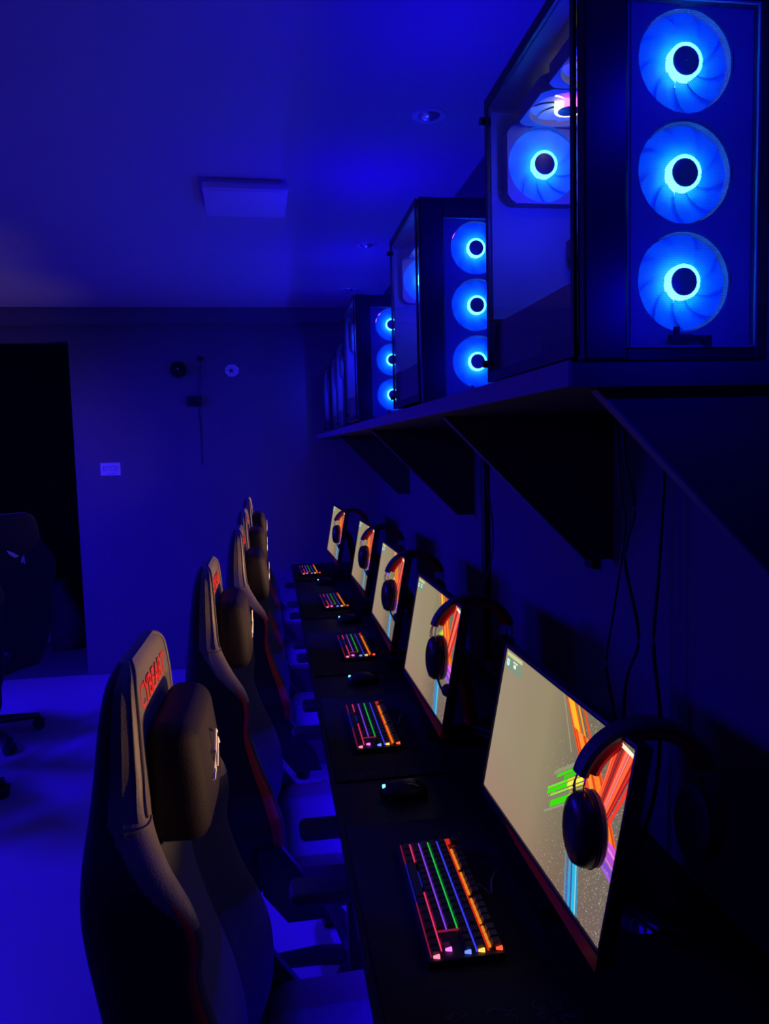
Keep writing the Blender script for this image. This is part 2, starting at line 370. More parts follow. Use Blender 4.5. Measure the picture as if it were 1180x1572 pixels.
b = B(); box(b, (0.415, 0.85, 0.712), (0.427, 5.2, 0.7215)); tag(link('led_strip', b, E_STRIP, smooth=False), 'blue glowing LED strip fixed under the long desk', 'led strip')
for k, pts in enumerate(([(0.60, 1.19, 0.45), (0.605, 1.185, 0.70), (0.597, 1.165, 0.765), (0.63, 1.12, 0.757), (0.66, 1.10, 0.755)],
                         [(0.62, 1.16, 0.45), (0.618, 1.168, 0.70), (0.632, 1.19, 0.768), (0.65, 1.25, 0.757), (0.67, 1.34, 0.755)],
                         [(0.61, 1.175, 0.45), (0.612, 1.178, 0.72), (0.585, 1.20, 0.768), (0.56, 1.24, 0.757), (0.555, 1.30, 0.754)])):
    b = B(); tube(b, catmull(pts, 6), 0.0032, 8)
    tag(link('grommet_cable', b, 'cable'), ['black cable leaving the round desk hole towards the camera', 'black cable leaving the round desk hole towards the right wall', 'black cable leaving the round desk hole towards the monitor foot'][k], 'cable', 'cables through the desk hole')

# ---------------------------------------------------------------- shelf and brackets
sh = empty('computer_shelf', (0.55, 3.1, 1.68), 0, 'long dark wall shelf carrying the row of glowing computers', 'shelf')
b = B(); box(b, (0.34 - 0.55, 0.83 - 3.1, -0.018), (XR - 0.55, 5.5 - 3.1, 0.010)); link('shelf_board', b, 'shelf', sh, smooth=False)
b = B(); box(b, (0.336 - 0.55, 0.815 - 3.1, -0.018), (0.34 - 0.55, 5.5 - 3.1, 0.011)); link('edge_band', b, 'shelf_edge', sh, smooth=False)
for y, lab in ((0.845, 0), (1.63, 0), (2.83, 0), (4.2, 0)):
    b = B(); pts = [(0.385, 1.662), (0.715, 1.325), (0.755, 1.325), (0.779, 1.325), (0.779, 1.662)]
    prism(b, [(x - 0.55, y - 3.1, z - 1.68) for x, z in pts], (0, 0.018, 0)); link('triangular_bracket', b, 'shelf', sh, smooth=False)
    b = B(); prism(b, [(0.385 - 0.55, y - 3.1 - 0.0005, 1.662 - 1.68), (0.715 - 0.55, y - 3.1 - 0.0005, 1.325 - 1.68), (0.713 - 0.55, y - 3.1 - 0.0005, 1.323 - 1.68), (0.383 - 0.55, y - 3.1 - 0.0005, 1.660 - 1.68)], (0, 0.019, 0)); link('bracket_edge', b, 'shelf_edge', sh, smooth=False)
for k, (y, z0, z1, lab) in enumerate(((1.70, 1.29, 1.63, 'short black wall duct right beside the second bracket'), (2.62, 0.80, 1.60, 'tall dark wall duct between the second and third brackets'))):
    b = B(); box(b, (XR - 0.022, y, z0), (XR, y + 0.045, z1), 0.003); tag(link('cable_duct', b, 'cable'), lab, 'duct')

# hanging cables behind the first monitor
def hang(pts, r, lab):
    b = B(); tube(b, catmull(pts, 8), r, 8); tag(link('hanging_cable', b, 'cable'), lab, 'cable', 'cables hanging from the shelf')
hang([(0.70, 1.42, 1.66), (0.70, 1.41, 1.56), (0.715, 1.40, 1.46), (0.70, 1.41, 1.36), (0.725, 1.40, 1.20), (0.70, 1.41, 1.08), (0.70, 1.41, 0.76)], 0.0035, 'wavy middle cable hanging on the right wall behind the nearest monitor')
hang([(0.69, 1.43, 1.66), (0.70, 1.43, 1.50), (0.705, 1.42, 1.42), (0.68, 1.42, 1.25), (0.665, 1.42, 1.14), (0.685, 1.42, 1.0), (0.68, 1.43, 0.76)], 0.003, 'leftmost thin cable hanging on the right wall behind the nearest monitor')
hang([(0.74, 1.34, 1.66), (0.745, 1.34, 1.55), (0.735, 1.34, 1.35), (0.725, 1.34, 1.2), (0.74, 1.34, 1.05), (0.73, 1.34, 0.9), (0.70, 1.36, 0.76)], 0.004, 'rightmost thick cable hanging on the right wall behind the nearest monitor')
hang([(0.70, 2.5, 1.66), (0.74, 2.45, 1.3), (0.70, 2.46, 1.1), (0.62, 2.5, 0.95), (0.60, 2.55, 0.76)], 0.003, 'thin looping cable on the wall behind the second monitor')
# power adapter blocks standing on the desk behind monitor one
b = B(); box(b, (-0.012, -0.01, 0), (0.012, 0.01, 0.24), 0.003); box(b, (-0.012, -0.06, 0), (0.012, -0.045, 0.22), 0.003); box(b, (-0.014, -0.06, 0), (0.014, 0.01, 0.10), 0.003)
tag(link('router', b, 'plastic', loc=(0.71, 1.62, DZT)), 'dark router with two upright aerials behind the nearest monitor', 'router')

# ---------------------------------------------------------------- fans and computers
def fan_parts(parent, name, loc, rot, hub='hub', r=0.058, blade='blade'):
    """fan axis along local -Y (front). frame, hub light, cap, nine blades"""
    b = B(); o = 0.060; n = 48
    # square frame with a round opening, 24 mm deep
    outer, inner = {}, {}
    for yy in (0.0, 0.024):
        outer[yy] = []; inner[yy] = []
        for k in range(n):
            a = 2 * math.pi * k / n + math.pi / 4; c, s = math.cos(a), math.sin(a); m = max(abs(c), abs(s)); m = max(m, 0.78)
            outer[yy].append(b.verts.new((o * c / m, yy, o * s / m))); inner[yy].append(b.verts.new((r * c, yy, r * s)))
    for k in range(n):
        j = (k + 1) % n
        b.faces.new((outer[0.0][k], outer[0.0][j], inner[0.0][j], inner[0.0][k])); b.faces.new((outer[0.024][k], inner[0.024][k], inner[0.024][j], outer[0.024][j]))
        b.faces.new((inner[0.0][k], inner[0.0][j], inner[0.024][j], inner[0.024][k])); b.faces.new((outer[0.0][k], outer[0.024][k], outer[0.024][j], outer[0.0][j]))
    # rear struts
    for k in range(4):
        a = k * math.pi / 2 + 0.5; box_pts = [(0.0, 0.0225, 0.0), (r * math.cos(a), 0.0225, r * math.sin(a))]; tube(b, box_pts, 0.0018, 4)
    fr = link(name, b, 'case_in', parent, loc=loc, rot=rot, ang=30)
    b = B(); lathe(b, [(0.0001, 0.0195), (0.0205, 0.0195), (0.0205, 0.0), (0.0192, -0.0012), (0.0168, -0.0013), (0.0001, -0.0012)], axis='Y', n=40); link('led_hub', b, hub, fr)
    b = B(); tube(b, [(0.0198 * math.cos(2 * math.pi * k / 32), -0.0012, 0.0198 * math.sin(2 * math.pi * k / 32)) for k in range(32)], 0.0009, 6, closed=True); link('led_lip', b, 'lip' if hub == 'hub' else hub, fr)
    b = B(); lathe(b, [(0.0001, -0.0028), (0.0150, -0.0028), (0.0162, -0.0022), (0.0163, -0.0013)], axis='Y', n=40); link('hub_cap', b, 'cap', fr)
    NB = 9; bme = None
    for k in range(NB):
        if bme is None:
            b = B(); g = []
            for i in range(7):
                rr = 0.0205 + (r - 0.0015 - 0.0205) * i / 6; row = []
                for j in range(5):
                    t = j / 4 - 0.5; a = t * 2 * math.pi / NB * 1.06 + (i / 6) ** 1.3 * 0.5
                    row.append(b.verts.new((rr * math.cos(a), 0.008 + t * 0.003, rr * math.sin(a))))
                g.append(row)
            for i in range(6):
                for j in range(4): b.faces.new((g[i][j], g[i][j + 1], g[i + 1][j + 1], g[i + 1][j]))
            bl = link('fan_blade', b, blade, fr); bme = bl.data
        else:
            bl = bpy.data.objects.new('fan_blade', bme); COL.objects.link(bl); bl.parent = fr
        bl.rotation_euler = (0, 2 * math.pi * k / NB + 0.2, 0)
    return fr

CW, CH, CD = 0.232, 0.44, 0.36
def hub_rainbow():
    m = bpy.data.materials.new('rainbow_led_ring'); m.use_nodes = True; nt = m.node_tree; nt.nodes.clear()
    o = nt.nodes.new('ShaderNodeOutputMaterial'); e = nt.nodes.new('ShaderNodeEmission'); tc = nt.nodes.new('ShaderNodeTexCoord')
    sp = nt.nodes.new('ShaderNodeSeparateXYZ'); nt.links.new(tc.outputs['Object'], sp.inputs[0])
    at = nt.nodes.new('ShaderNodeMath'); at.operation = 'ARCTAN2'; nt.links.new(sp.outputs['X'], at.inputs[0]); nt.links.new(sp.outputs['Z'], at.inputs[1])
    mr = nt.nodes.new('ShaderNodeMapRange'); mr.inputs[1].default_value = -math.pi; mr.inputs[2].default_value = math.pi; nt.links.new(at.outputs[0], mr.inputs[0])
    cr = nt.nodes.new('ShaderNodeValToRGB'); el = cr.color_ramp.elements
    el[0].position = 0; el[0].color = (0.9, 0.8, 0.25, 1); el[1].position = 1; el[1].color = (0.9, 0.8, 0.25, 1)
    for p, c in ((0.2, (0.6, 1, 0.3, 1)), (0.4, (0.9, 0.1, 0.5, 1)), (0.6, (0.9, 0.05, 0.6, 1)), (0.8, (1, 0.5, 0.1, 1))):
        x = el.new(p); x.color = c
    nt.links.new(mr.outputs[0], cr.inputs[0]); nt.links.new(cr.outputs[0], e.inputs[0]); e.inputs[1].default_value = 7.0; nt.links.new(e.outputs[0], o.inputs[0]); return m
M['rainbow'] = hub_rainbow()

def make_case():
    """origin: front bottom left corner; x right, y back, z up"""
    c = empty('gaming_computer')
    t = 0.004
    b = B(); box(b, (0, 0.012, 0.0), (CW, CD, 0.014), 0.002); box(b, (0, 0.012, CH - 0.014), (CW, CD, CH), 0.003); box(b, (CW - t, 0.012, 0.01), (CW, CD, CH - 0.01)); box(b, (0.002, CD - t, 0.01), (CW, CD, CH - 0.01))
    for x in (0.02, CW - 0.05):
        for y in (0.03, CD - 0.05): box(b, (x, y, -0.008), (x + 0.03, y + 0.03, 0.002), 0.002)
    link('case_shell', b, 'case', c, smooth=False)
    b = B(); box(b, (0.012, 0.06, 0.012), (CW - t - 0.001, CD - t - 0.001, 0.095)); link('power_supply_shroud', b, 'case_in', c, smooth=False)
    b = B(); box(b, (0.003, CD - t - 0.003, 0.10), (CW - 0.023, CD - t - 0.0005, CH - 0.02)); link('rear_plate', b, 'case_in', c, smooth=False)
    # motherboard tray with board and parts
    b = B(); box(b, (CW - 0.022, 0.055, 0.10), (CW - 0.014, CD - 0.01, CH - 0.02)); link('board_tray', b, 'case_in', c, smooth=False)
    b = B(); box(b, (CW - 0.0265, 0.08, 0.12), (CW - 0.0225, CD - 0.02, CH - 0.07))
    for k in range(3): box(b, (CW - 0.034, 0.1 + 0.07 * k, 0.13), (CW - 0.026, 0.15 + 0.07 * k, 0.15), 0.001)
    for k in range(4): box(b, (CW - 0.055, 0.115 + 0.010 * k, 0.26), (CW - 0.026, 0.119 + 0.010 * k, 0.36), 0.001)
    link('circuit_board', b, 'board', c, smooth=False)
    b = B(); box(b, (CW - 0.11, 0.1, 0.19), (CW - 0.03, CD - 0.015, 0.222), 0.003); link('graphics_card', b, 'plastic', c, smooth=False)
    # front bezel: left pillar, right pillar, top, bottom
    b = B(); px, qx = 0.055, 0.215
    box(b, (0, -0.006, -0.008), (px, 0.014, CH), 0.004); box(b, (qx, -0.006, -0.008), (CW, 0.014, CH), 0.003)
    box(b, (px - 0.002, -0.006, CH - 0.045), (qx + 0.002, 0.014, CH), 0.002); box(b, (px - 0.002, -0.006, -0.008), (qx + 0.002, 0.014, 0.008), 0.002)
    link('front_bezel', b, 'case', c, smooth=False)
    b = B()
    for x in (px + 0.001, qx - 0.002): box(b, (x, -0.0085, 0.008), (x + 0.0012, -0.005, CH - 0.045))
    box(b, (px, -0.0085, 0.0075), (qx, -0.005, 0.0095)); box(b, (px, -0.0085, CH - 0.046), (qx, -0.005, CH - 0.044))
    link('mesh_frame', b, 'case_in', c, smooth=False)
    b = B(); vs = [b.verts.new(p) for p in ((px, -0.003, 0.009), (qx, -0.003, 0.009), (qx, -0.003, CH - 0.046), (px, -0.003, CH - 0.046))]; b.faces.new(vs); link('front_mesh', b, 'mesh', c, smooth=False)
    # dark solid plate with three round windows behind the mesh
    b = B()
    FX = 0.132; zs = (0.086, 0.211, 0.336)
    for zc in zs:
        n = 48; z0, z1 = zc - 0.0625, zc + 0.0625; x0, x1 = px - 0.003, qx + 0.003; hx = (x1 - x0) / 2; cx = (x0 + x1) / 2; ri, ro = [], []
        for k in range(n):
            a = 2 * math.pi * k / n + math.pi / 4; cc, ss = math.cos(a), math.sin(a); m = max(abs(cc), abs(ss))
            ri.append(b.verts.new((min(max(FX + 0.0595 * cc, x0 + 0.004), x1), 0.006, zc + 0.0595 * ss))); ro.append(b.verts.new((cx + hx * cc / m, 0.006, zc + 0.0625 * ss / m)))
        for k in range(n): b.faces.new((ri[k], ri[(k + 1) % n], ro[(k + 1) % n], ro[k]))
    box(b, (px - 0.003, 0.005, 0.0), (qx + 0.003, 0.008, 0.0235)); box(b, (px - 0.003, 0.005, 0.3985), (qx + 0.003, 0.008, CH - 0.01))
    link('fan_plate', b, 'case_in', c, smooth=False)
    for zc in zs: fan_parts(c, 'front_fan', (FX, 0.010, zc), (0, 0, 0))
    fan_parts(c, 'rear_fan', (0.082, CD - 0.030, 0.335), (0, 0, 0))
    fan_parts(c, 'top_fan', (0.096, CD - 0.094, CH - 0.050), (R(90), 0, 0), 'rainbow', blade='blade_white')
    fan_parts(c, 'top_fan', (0.096, CD - 0.218, CH - 0.050), (R(90), 0, 0), 'rainbow', blade='blade_white')
    # badge on the mesh
    b = B(); box(b, (0.106, -0.009, 0.013), (0.134, -0.0035, 0.022)); box(b, (0.112, -0.009, 0.02), (0.117, -0.0035, 0.031)); box(b, (0.134, -0.009, 0.016), (0.158, -0.0035, 0.021)); box(b, (0.147, -0.009, 0.008), (0.158, -0.0035, 0.018))
    link('badge', b, 'plastic', c, smooth=False)
    # left side: black framed glass
    g = B(); e = 0.016
    box(g, (-0.005, 0.010, 0.0), (-0.001, CD + 0.002, e)); box(g, (-0.005, 0.010, CH - e), (-0.001, CD + 0.002, CH)); box(g, (-0.005, 0.010, e), (-0.001, 0.010 + e * 0.6, CH - e)); box(g, (-0.005, CD - e * 0.7, e), (-0.001, CD + 0.002, CH - e))
    sp = link('side_panel', g, 'case', c, smooth=False)
    b = B(); vs = [b.verts.new(p) for p in ((-0.0035, 0.010 + e * 0.5, e * 0.9), (-0.0035, CD - e * 0.6, e * 0.9), (-0.0035, CD - e * 0.6, CH - e * 0.9), (-0.0035, 0.010 + e * 0.5, CH - e * 0.9))]; b.faces.new(vs); link('glass_pane', b, 'glass', sp, smooth=False)
    b = B()
    for z in (0.03, CH - 0.03): cyl(b, (-0.012, CD + 0.004, z), (-0.001, CD + 0.004, z), 0.006, n=14)
    link('thumb_screw', b, 'metal', c)
    return c
CASES = [(0.361, 0.836, 'nearest and largest black computer tower with three blue-cyan fans, upper right'),
         (0.340, 1.655, 'second black computer tower on the shelf, three glowing fans at picture centre'),
         (0.318, 2.70, 'third black computer tower on the shelf, smaller with fans half hidden'),
         (0.380, 3.80, 'fourth computer tower, only a blue glass strip showing left of the third'),
         (0.405, 4.44, 'fifth computer tower, dim thin strip between two brighter towers'),
         (0.400, 5.02, 'farthest computer tower, leftmost blue strip at the shelf end')]
c0 = make_case()
for i, (x, y, lab) in enumerate(CASES):
    c = c0 if i == 0 else copy_tree(c0)
    c.location = (x, y, 1.699); tag(c, lab, 'computer', 'computer towers on the shelf')
    # light given off by the fans of this tower
    for zc in (0.086, 0.336):
        point('fan_light', (x + 0.132, y - 0.14, 1.699 + zc), 1.0, (0.004, 0.0, 1.0))
    point('case_light', (x + 0.07, y + 0.22, 1.699 + 0.27), 2.0 if i < 2 else 5.0, (0.006, 0.004, 1.0))
    if i < 5: point('top_vent_light', (x + 0.11, y + 0.18, 2.26), (1.8, 2.8, 3.6, 2.8, 1.2)[i], (0.006, 0.0, 1.0))

# ---------------------------------------------------------------- monitors
def screen_bg():
    m = bpy.data.materials.new('wallpaper_base'); m.use_nodes = True; nt = m.node_tree; nt.nodes.clear()
    o = nt.nodes.new('ShaderNodeOutputMaterial'); e = nt.nodes.new('ShaderNodeEmission'); tc = nt.nodes.new('ShaderNodeTexCoord')
    sp = nt.nodes.new('ShaderNodeSeparateXYZ'); nt.links.new(tc.outputs['Object'], sp.inputs[0])
    cr = nt.nodes.new('ShaderNodeValToRGB'); el = cr.color_ramp.elements
    mr = nt.nodes.new('ShaderNodeMapRange'); mr.inputs[1].default_value = 0.265; mr.inputs[2].default_value = -0.265; nt.links.new(sp.outputs['Y'], mr.inputs[0])
    el[0].position = 0.0; el[0].color = (*lin(158, 142, 118), 1); el[1].position = 1.0; el[1].color = (*lin(112, 104, 96), 1)
    x = el.new(0.45); x.color = (*lin(150, 137, 108), 1); x = el.new(0.7); x.color = (*lin(122, 112, 92), 1)
    cr2 = nt.nodes.new('ShaderNodeValToRGB'); el = cr2.color_ramp.elements; mr2 = nt.nodes.new('ShaderNodeMapRange'); mr2.inputs[1].default_value = -0.15; mr2.inputs[2].default_value = 0.15; nt.links.new(sp.outputs['Z'], mr2.inputs[0])
    el[0].position = 0; el[0].color = (1.05, 0.85, 0.95, 1); el[1].position = 0.4; el[1].color = (1, 1, 1, 1)
    nt.links.new(mr.outputs[0], cr.inputs[0]); nt.links.new(mr2.outputs[0], cr2.inputs[0])
    mx = nt.nodes.new('ShaderNodeMix'); mx.data_type = 'RGBA'; mx.blend_type = 'MULTIPLY'; mx.inputs['Factor'].default_value = 1
    nt.links.new(cr.outputs[0], mx.inputs['A']); nt.links.new(cr2.outputs[0], mx.inputs['B']); nt.links.new(mx.outputs['Result'], e.inputs[0]); nt.links.new(e.outputs[0], o.inputs[0]); return m
SW, SH = 0.53, 0.30
def uv(u, v, k=1):  # screen point, screen faces -x, u to the right (towards -y), v down
    return (-0.0002 * k, SW * (0.5 - u), SH * (0.5 - v))
def wallpaper():
    cols = []
    def ci(rgb):
        if rgb not in cols: cols.append(rgb)
        return cols.index(rgb) + 1
    b = B()
    def poly(pts, rgb, k=1):
        # clip to the screen
        def clip(P, ax, lim, keep_less):
            out = []
            for i in range(len(P)):
                a, c = P[i], P[(i + 1) % len(P)]; ia = (a[ax] <= lim) == keep_less or a[ax] == lim; ic = (c[ax] <= lim) == keep_less or c[ax] == lim
                if ia: out.append(a)
                if ia != ic:
                    t = (lim - a[ax]) / (c[ax] - a[ax]); out.append((a[0] + (c[0] - a[0]) * t, a[1] + (c[1] - a[1]) * t))
            return out
        for ax, lim, kl in ((0, 0, False), (0, 1, True), (1, 0, False), (1, 1, True)):
            pts = clip(pts, ax, lim, kl)
            if len(pts) < 3: return
        f = b.faces.new([b.verts.new(uv(u, v, k)) for u, v in pts]); f.material_index = ci(rgb) if rgb else 0
    poly([(0, 0), (1, 0), (1, 1), (0, 1)], None, 0)
    def stripe(p, q, w0, w1, rgb, k):  # p,q ends; w offsets across u
        poly([(p[0] + w0[0], p[1] + w0[1]), (p[0] + w1[0], p[1] + w1[1]), (q[0] + w1[0], q[1] + w1[1]), (q[0] + w0[0], q[1] + w0[1])], rgb, k)
    # dots
    for i in range(3200):
        u = 0.5 + 0.5 * random.random() ** 0.8; v = random.random(); s = random.uniform(0.0009, 0.0024)
        if random.random() > (u - 0.45) * 2.2: continue
        if v < 0.25 and u < 0.7: continue
        c = random.choice(((205, 195, 165), (170, 160, 135), (150, 140, 120)))
        poly([(u - s, v), (u, v - s * 1.7), (u + s, v), (u, v + s * 1.7)], c, 1)
    # faint grey outer rays
    poly([(0.528, -0.01), (0.536, -0.01), (0.66, 0.27), (0.652, 0.27)], (165, 155, 125), 2)
    # green-yellow rays: right end near (0.76,0.35), left end near (0.54,0.62)
    gr = [(-0.12, -0.095, (150, 150, 115), (150, 150, 115), 0.9), (-0.09, -0.07, (70, 220, 20), (235, 235, 40), 0.8), (-0.065, -0.04, (60, 210, 20), (250, 240, 60), 0.62), (-0.035, -0.02, (110, 235, 40), (225, 215, 40), 1.0), (-0.015, 0.01, (60, 225, 15), (250, 245, 80), 1.0), (0.018, 0.032, (150, 225, 60), (240, 230, 60), 0.9), (0.04, 0.055, (130, 130, 110), (160, 150, 90), 0.85), (0.06, 0.10, (60, 225, 15), (160, 220, 30), 0.86), (0.105, 0.12, (150, 150, 130), (150, 150, 90), 1.0)]
    for v0, v1, cg, cy, L in gr:
        P = (0.79, 0.30); Q = (P[0] - 0.245 * L, P[1] + 0.295 * L); Mx = (P[0] + (Q[0] - P[0]) * 0.5, P[1] + (Q[1] - P[1]) * 0.5)
        stripe(P, Mx, (0, v0), (0, v1), cy, 3); stripe(Mx, Q, (0, v0), (0, v1), cg, 3)
    # cyan rays downwards
    for u0, u1, c in ((-0.045, -0.035, (100, 140, 170)), (-0.03, -0.022, (60, 110, 200)), (-0.018, -0.004, (40, 170, 225)), (-0.002, 0.006, (40, 90, 170)), (0.008, 0.026, (30, 190, 240)), (0.028, 0.034, (150, 230, 240)), (0.036, 0.046, (40, 150, 200))):
        stripe((0.745, 0.60), (0.815, 1.01), (u0, 0), (u1, 0), c, 3)
    # purple rays to the right
    for v0, v1, c in ((-0.06, -0.035, (225, 80, 235)), (-0.03, -0.012, (240, 130, 245)), (-0.008, 0.02, (190, 70, 225)), (0.026, 0.04, (225, 110, 245)), (0.048, 0.075, (130, 70, 220)), (0.082, 0.10, (170, 90, 235))):
        stripe((0.86, 0.52), (1.01, 0.575), (0, v0), (0, v1), c, 3)
    # beam A (orange), top edge to hub
    def beamA(a, c, rgb, k=4, v0=-0.01, v1=0.5):
        f = lambda s, v: (0.555 + 0.145 * s + (0.60 - 0.05 * s) * max(v, -0.01), v)
        poly([f(a, v0), f(c, v0), f(c, v1), f(a, v1)], rgb, k)
    for a, c, rgb in ((0.0, 0.08, (235, 70, 30)), (0.09, 0.14, (250, 170, 80)), (0.15, 0.42, (255, 190, 40)), (0.42, 0.5, (240, 90, 20)), (0.60, 0.70, (250, 160, 40)), (0.72, 0.76, (120, 60, 40)), (0.88, 1.0, (235, 80, 40))): beamA(a, c, rgb)
    for a, c, rgb in ((0.0, 1.18, (250, 90, 35)), (0.28, 0.52, (255, 150, 60)), (0.70, 1.0, (255, 135, 45)), (0.06, 0.09, (150, 20, 20)), (0.2, 0.22, (150, 20, 20)), (0.60, 0.63, (120, 15, 15)), (1.04, 1.08, (180, 30, 25))): beamA(a, c, rgb, 5 if c > 1.1 else 6, 0.13, 0.5)
    # beam B (red) from the top right corner to the hub
    def beamB(a, c, rgb, k=7):
        P = lambda s: (0.905 + 0.135 * s, -0.03 + 0.115 * s); Q = lambda s: (0.855 + 0.075 * s, 0.37 + 0.10 * s)
        poly([P(a), P(c), Q(c), Q(a)], rgb, k)
    beamB(0, 0.84, (235, 50, 40))
    for a, c, rgb in ((0.03, 0.09, (255, 120, 70)), (0.12, 0.17, (250, 90, 60)), (0.2, 0.23, (110, 30, 30)), (0.25, 0.34, (130, 45, 45)), (0.40, 0.50, (255, 120, 90)), (0.52, 0.56, (245, 140, 160)), (0.58, 0.68, (255, 110, 60)), (0.70, 0.74, (150, 30, 35)), (0.80, 0.84, (140, 20, 40))): beamB(a, c, rgb, 8)
    beamB(0.88, 1.0, (245, 60, 45), 8)
    poly([(0.922, 0.012), (0.935, 0.012), (0.998, 0.024), (0.998, 0.045), (0.96, 0.04), (0.925, 0.034)], (255, 250, 215), 9)
    # small window with folder icons
    poly([(0.012, 0.016), (0.170, 0.012), (0.176, 0.130), (0.016, 0.128)], (128, 150, 128), 3)
    poly([(0.014, 0.018), (0.170, 0.014), (0.172, 0.040), (0.014, 0.044)], (205, 205, 150), 4)
    poly([(0.02, 0.062), (0.05, 0.062), (0.05, 0.10), (0.035, 0.112), (0.022, 0.10)], (220, 250, 245), 4)
    poly([(0.026, 0.072), (0.046, 0.072), (0.046, 0.092), (0.028, 0.092)], (150, 230, 235), 5)
    poly([(0.082, 0.056), (0.130, 0.054), (0.132, 0.064), (0.084, 0.066)], (235, 235, 215), 4)
    poly([(0.092, 0.074), (0.118, 0.072), (0.120, 0.096), (0.094, 0.098)], (245, 245, 235), 4)
    mats = [screen_bg()] + [emis('wallpaper_light', lin(*c), 1.0) for c in cols]
    return b, mats

MW, MH, MT = 0.543, 0.335, 0.02
def make_monitor():
    """origin at screen centre, screen in plane x=0 facing -x"""
    t = empty('monitor')
    b, mats = wallpaper(); link('screen', b, mats, t, smooth=False, loc=(-0.0022, 0, 0))
    b = B(); box(b, (-0.002, -MW / 2, -0.172), (MT, MW / 2, 0.157), 0.0015); link('housing', b, 'plastic', t)
    b = B(); e = 0.0045
    box(b, (-0.006, -MW / 2, 0.1502), (0.001, MW / 2, 0.158), 0.001); box(b, (-0.006, -MW / 2, -0.1555), (0.001, MW / 2, -0.1502), 0.001)
    box(b, (-0.006, -MW / 2, -0.156), (0.001, -SW / 2 - 0.0005, 0.158), 0.001); box(b, (-0.006, SW / 2 + 0.0005, -0.156), (0.001, MW / 2, 0.158), 0.001)
    link('bezel', b, 'plastic', t)
    b = B(); prism(b, [(-0.0065, MW * 0.25, -0.156), (-0.0065, -MW / 2, -0.156), (-0.0065, -MW / 2, -0.180), (-0.0065, MW * 0.1, -0.168)], (0.02, 0, 0)); link('red_chin', b, 'red_gloss', t, smooth=False)
    t.children[-1]['label'] = 'glossy red lower chin'
    b = B(); box(b, (MT, -0.09, -0.08), (MT + 0.03, 0.09, 0.09), 0.012); link('rear_housing', b, 'plastic', t)
    return t
m0 = make_monitor()
ORD = ['nearest', 'second', 'third', 'fourth', 'farthest']
ZS = CAM_H
TILT = R(10.59)
for i, (x, y, z, yw, rl) in enumerate(SCREENS):
    m = m0 if i == 0 else copy_tree(m0)
    rot = Matrix.Rotation(R(yw), 4, 'Z') @ Matrix.Rotation(R(rl), 4, 'X') @ Matrix.Rotation(TILT, 4, 'Y')
    m.matrix_world = Matrix.Translation((x, y, ZS + z)) @ rot
    tag(m, ['nearest and largest lit monitor with a bright rainbow-ray wallpaper', 'second lit monitor from the front, left of the nearest one', 'third lit monitor, the middle screen of the row of five', 'fourth lit monitor, small, beside the third', 'farthest and smallest lit monitor at the desk end'][i], 'monitor', 'row of lit monitors')
    # stand (part of the monitor, set upright)
    inv = m.matrix_world.inverted()
    b = B()
    base = Vector((x + 0.10, y, DZT)); 
    tube(b, catmull([tuple(inv @ Vector((x + 0.115, y, DZT + 0.022))), tuple(inv @ Vector((x + 0.11, y, DZT + 0.08))), tuple(inv @ Vector((x + 0.085, y, ZS + z - 0.05))), tuple(inv @ Vector((x + 0.045, y, ZS + z + 0.01)))], 5), 0.02, 12)
    link('stand_column', b, 'red_gloss', m)
    b = B(); ps = []
    for k in range(3):
        a = (math.pi, 0.75, -0.75)[k]; e = Vector((x + 0.115 + 0.13 * math.cos(a), y + 0.17 * math.sin(a), DZT + 0.008))
        tube(b, [tuple(inv @ Vector((x + 0.115, y, DZT + 0.016))), tuple(inv @ e)], [0.014, 0.006], 10)
    link('stand_foot', b, 'plastic', m)

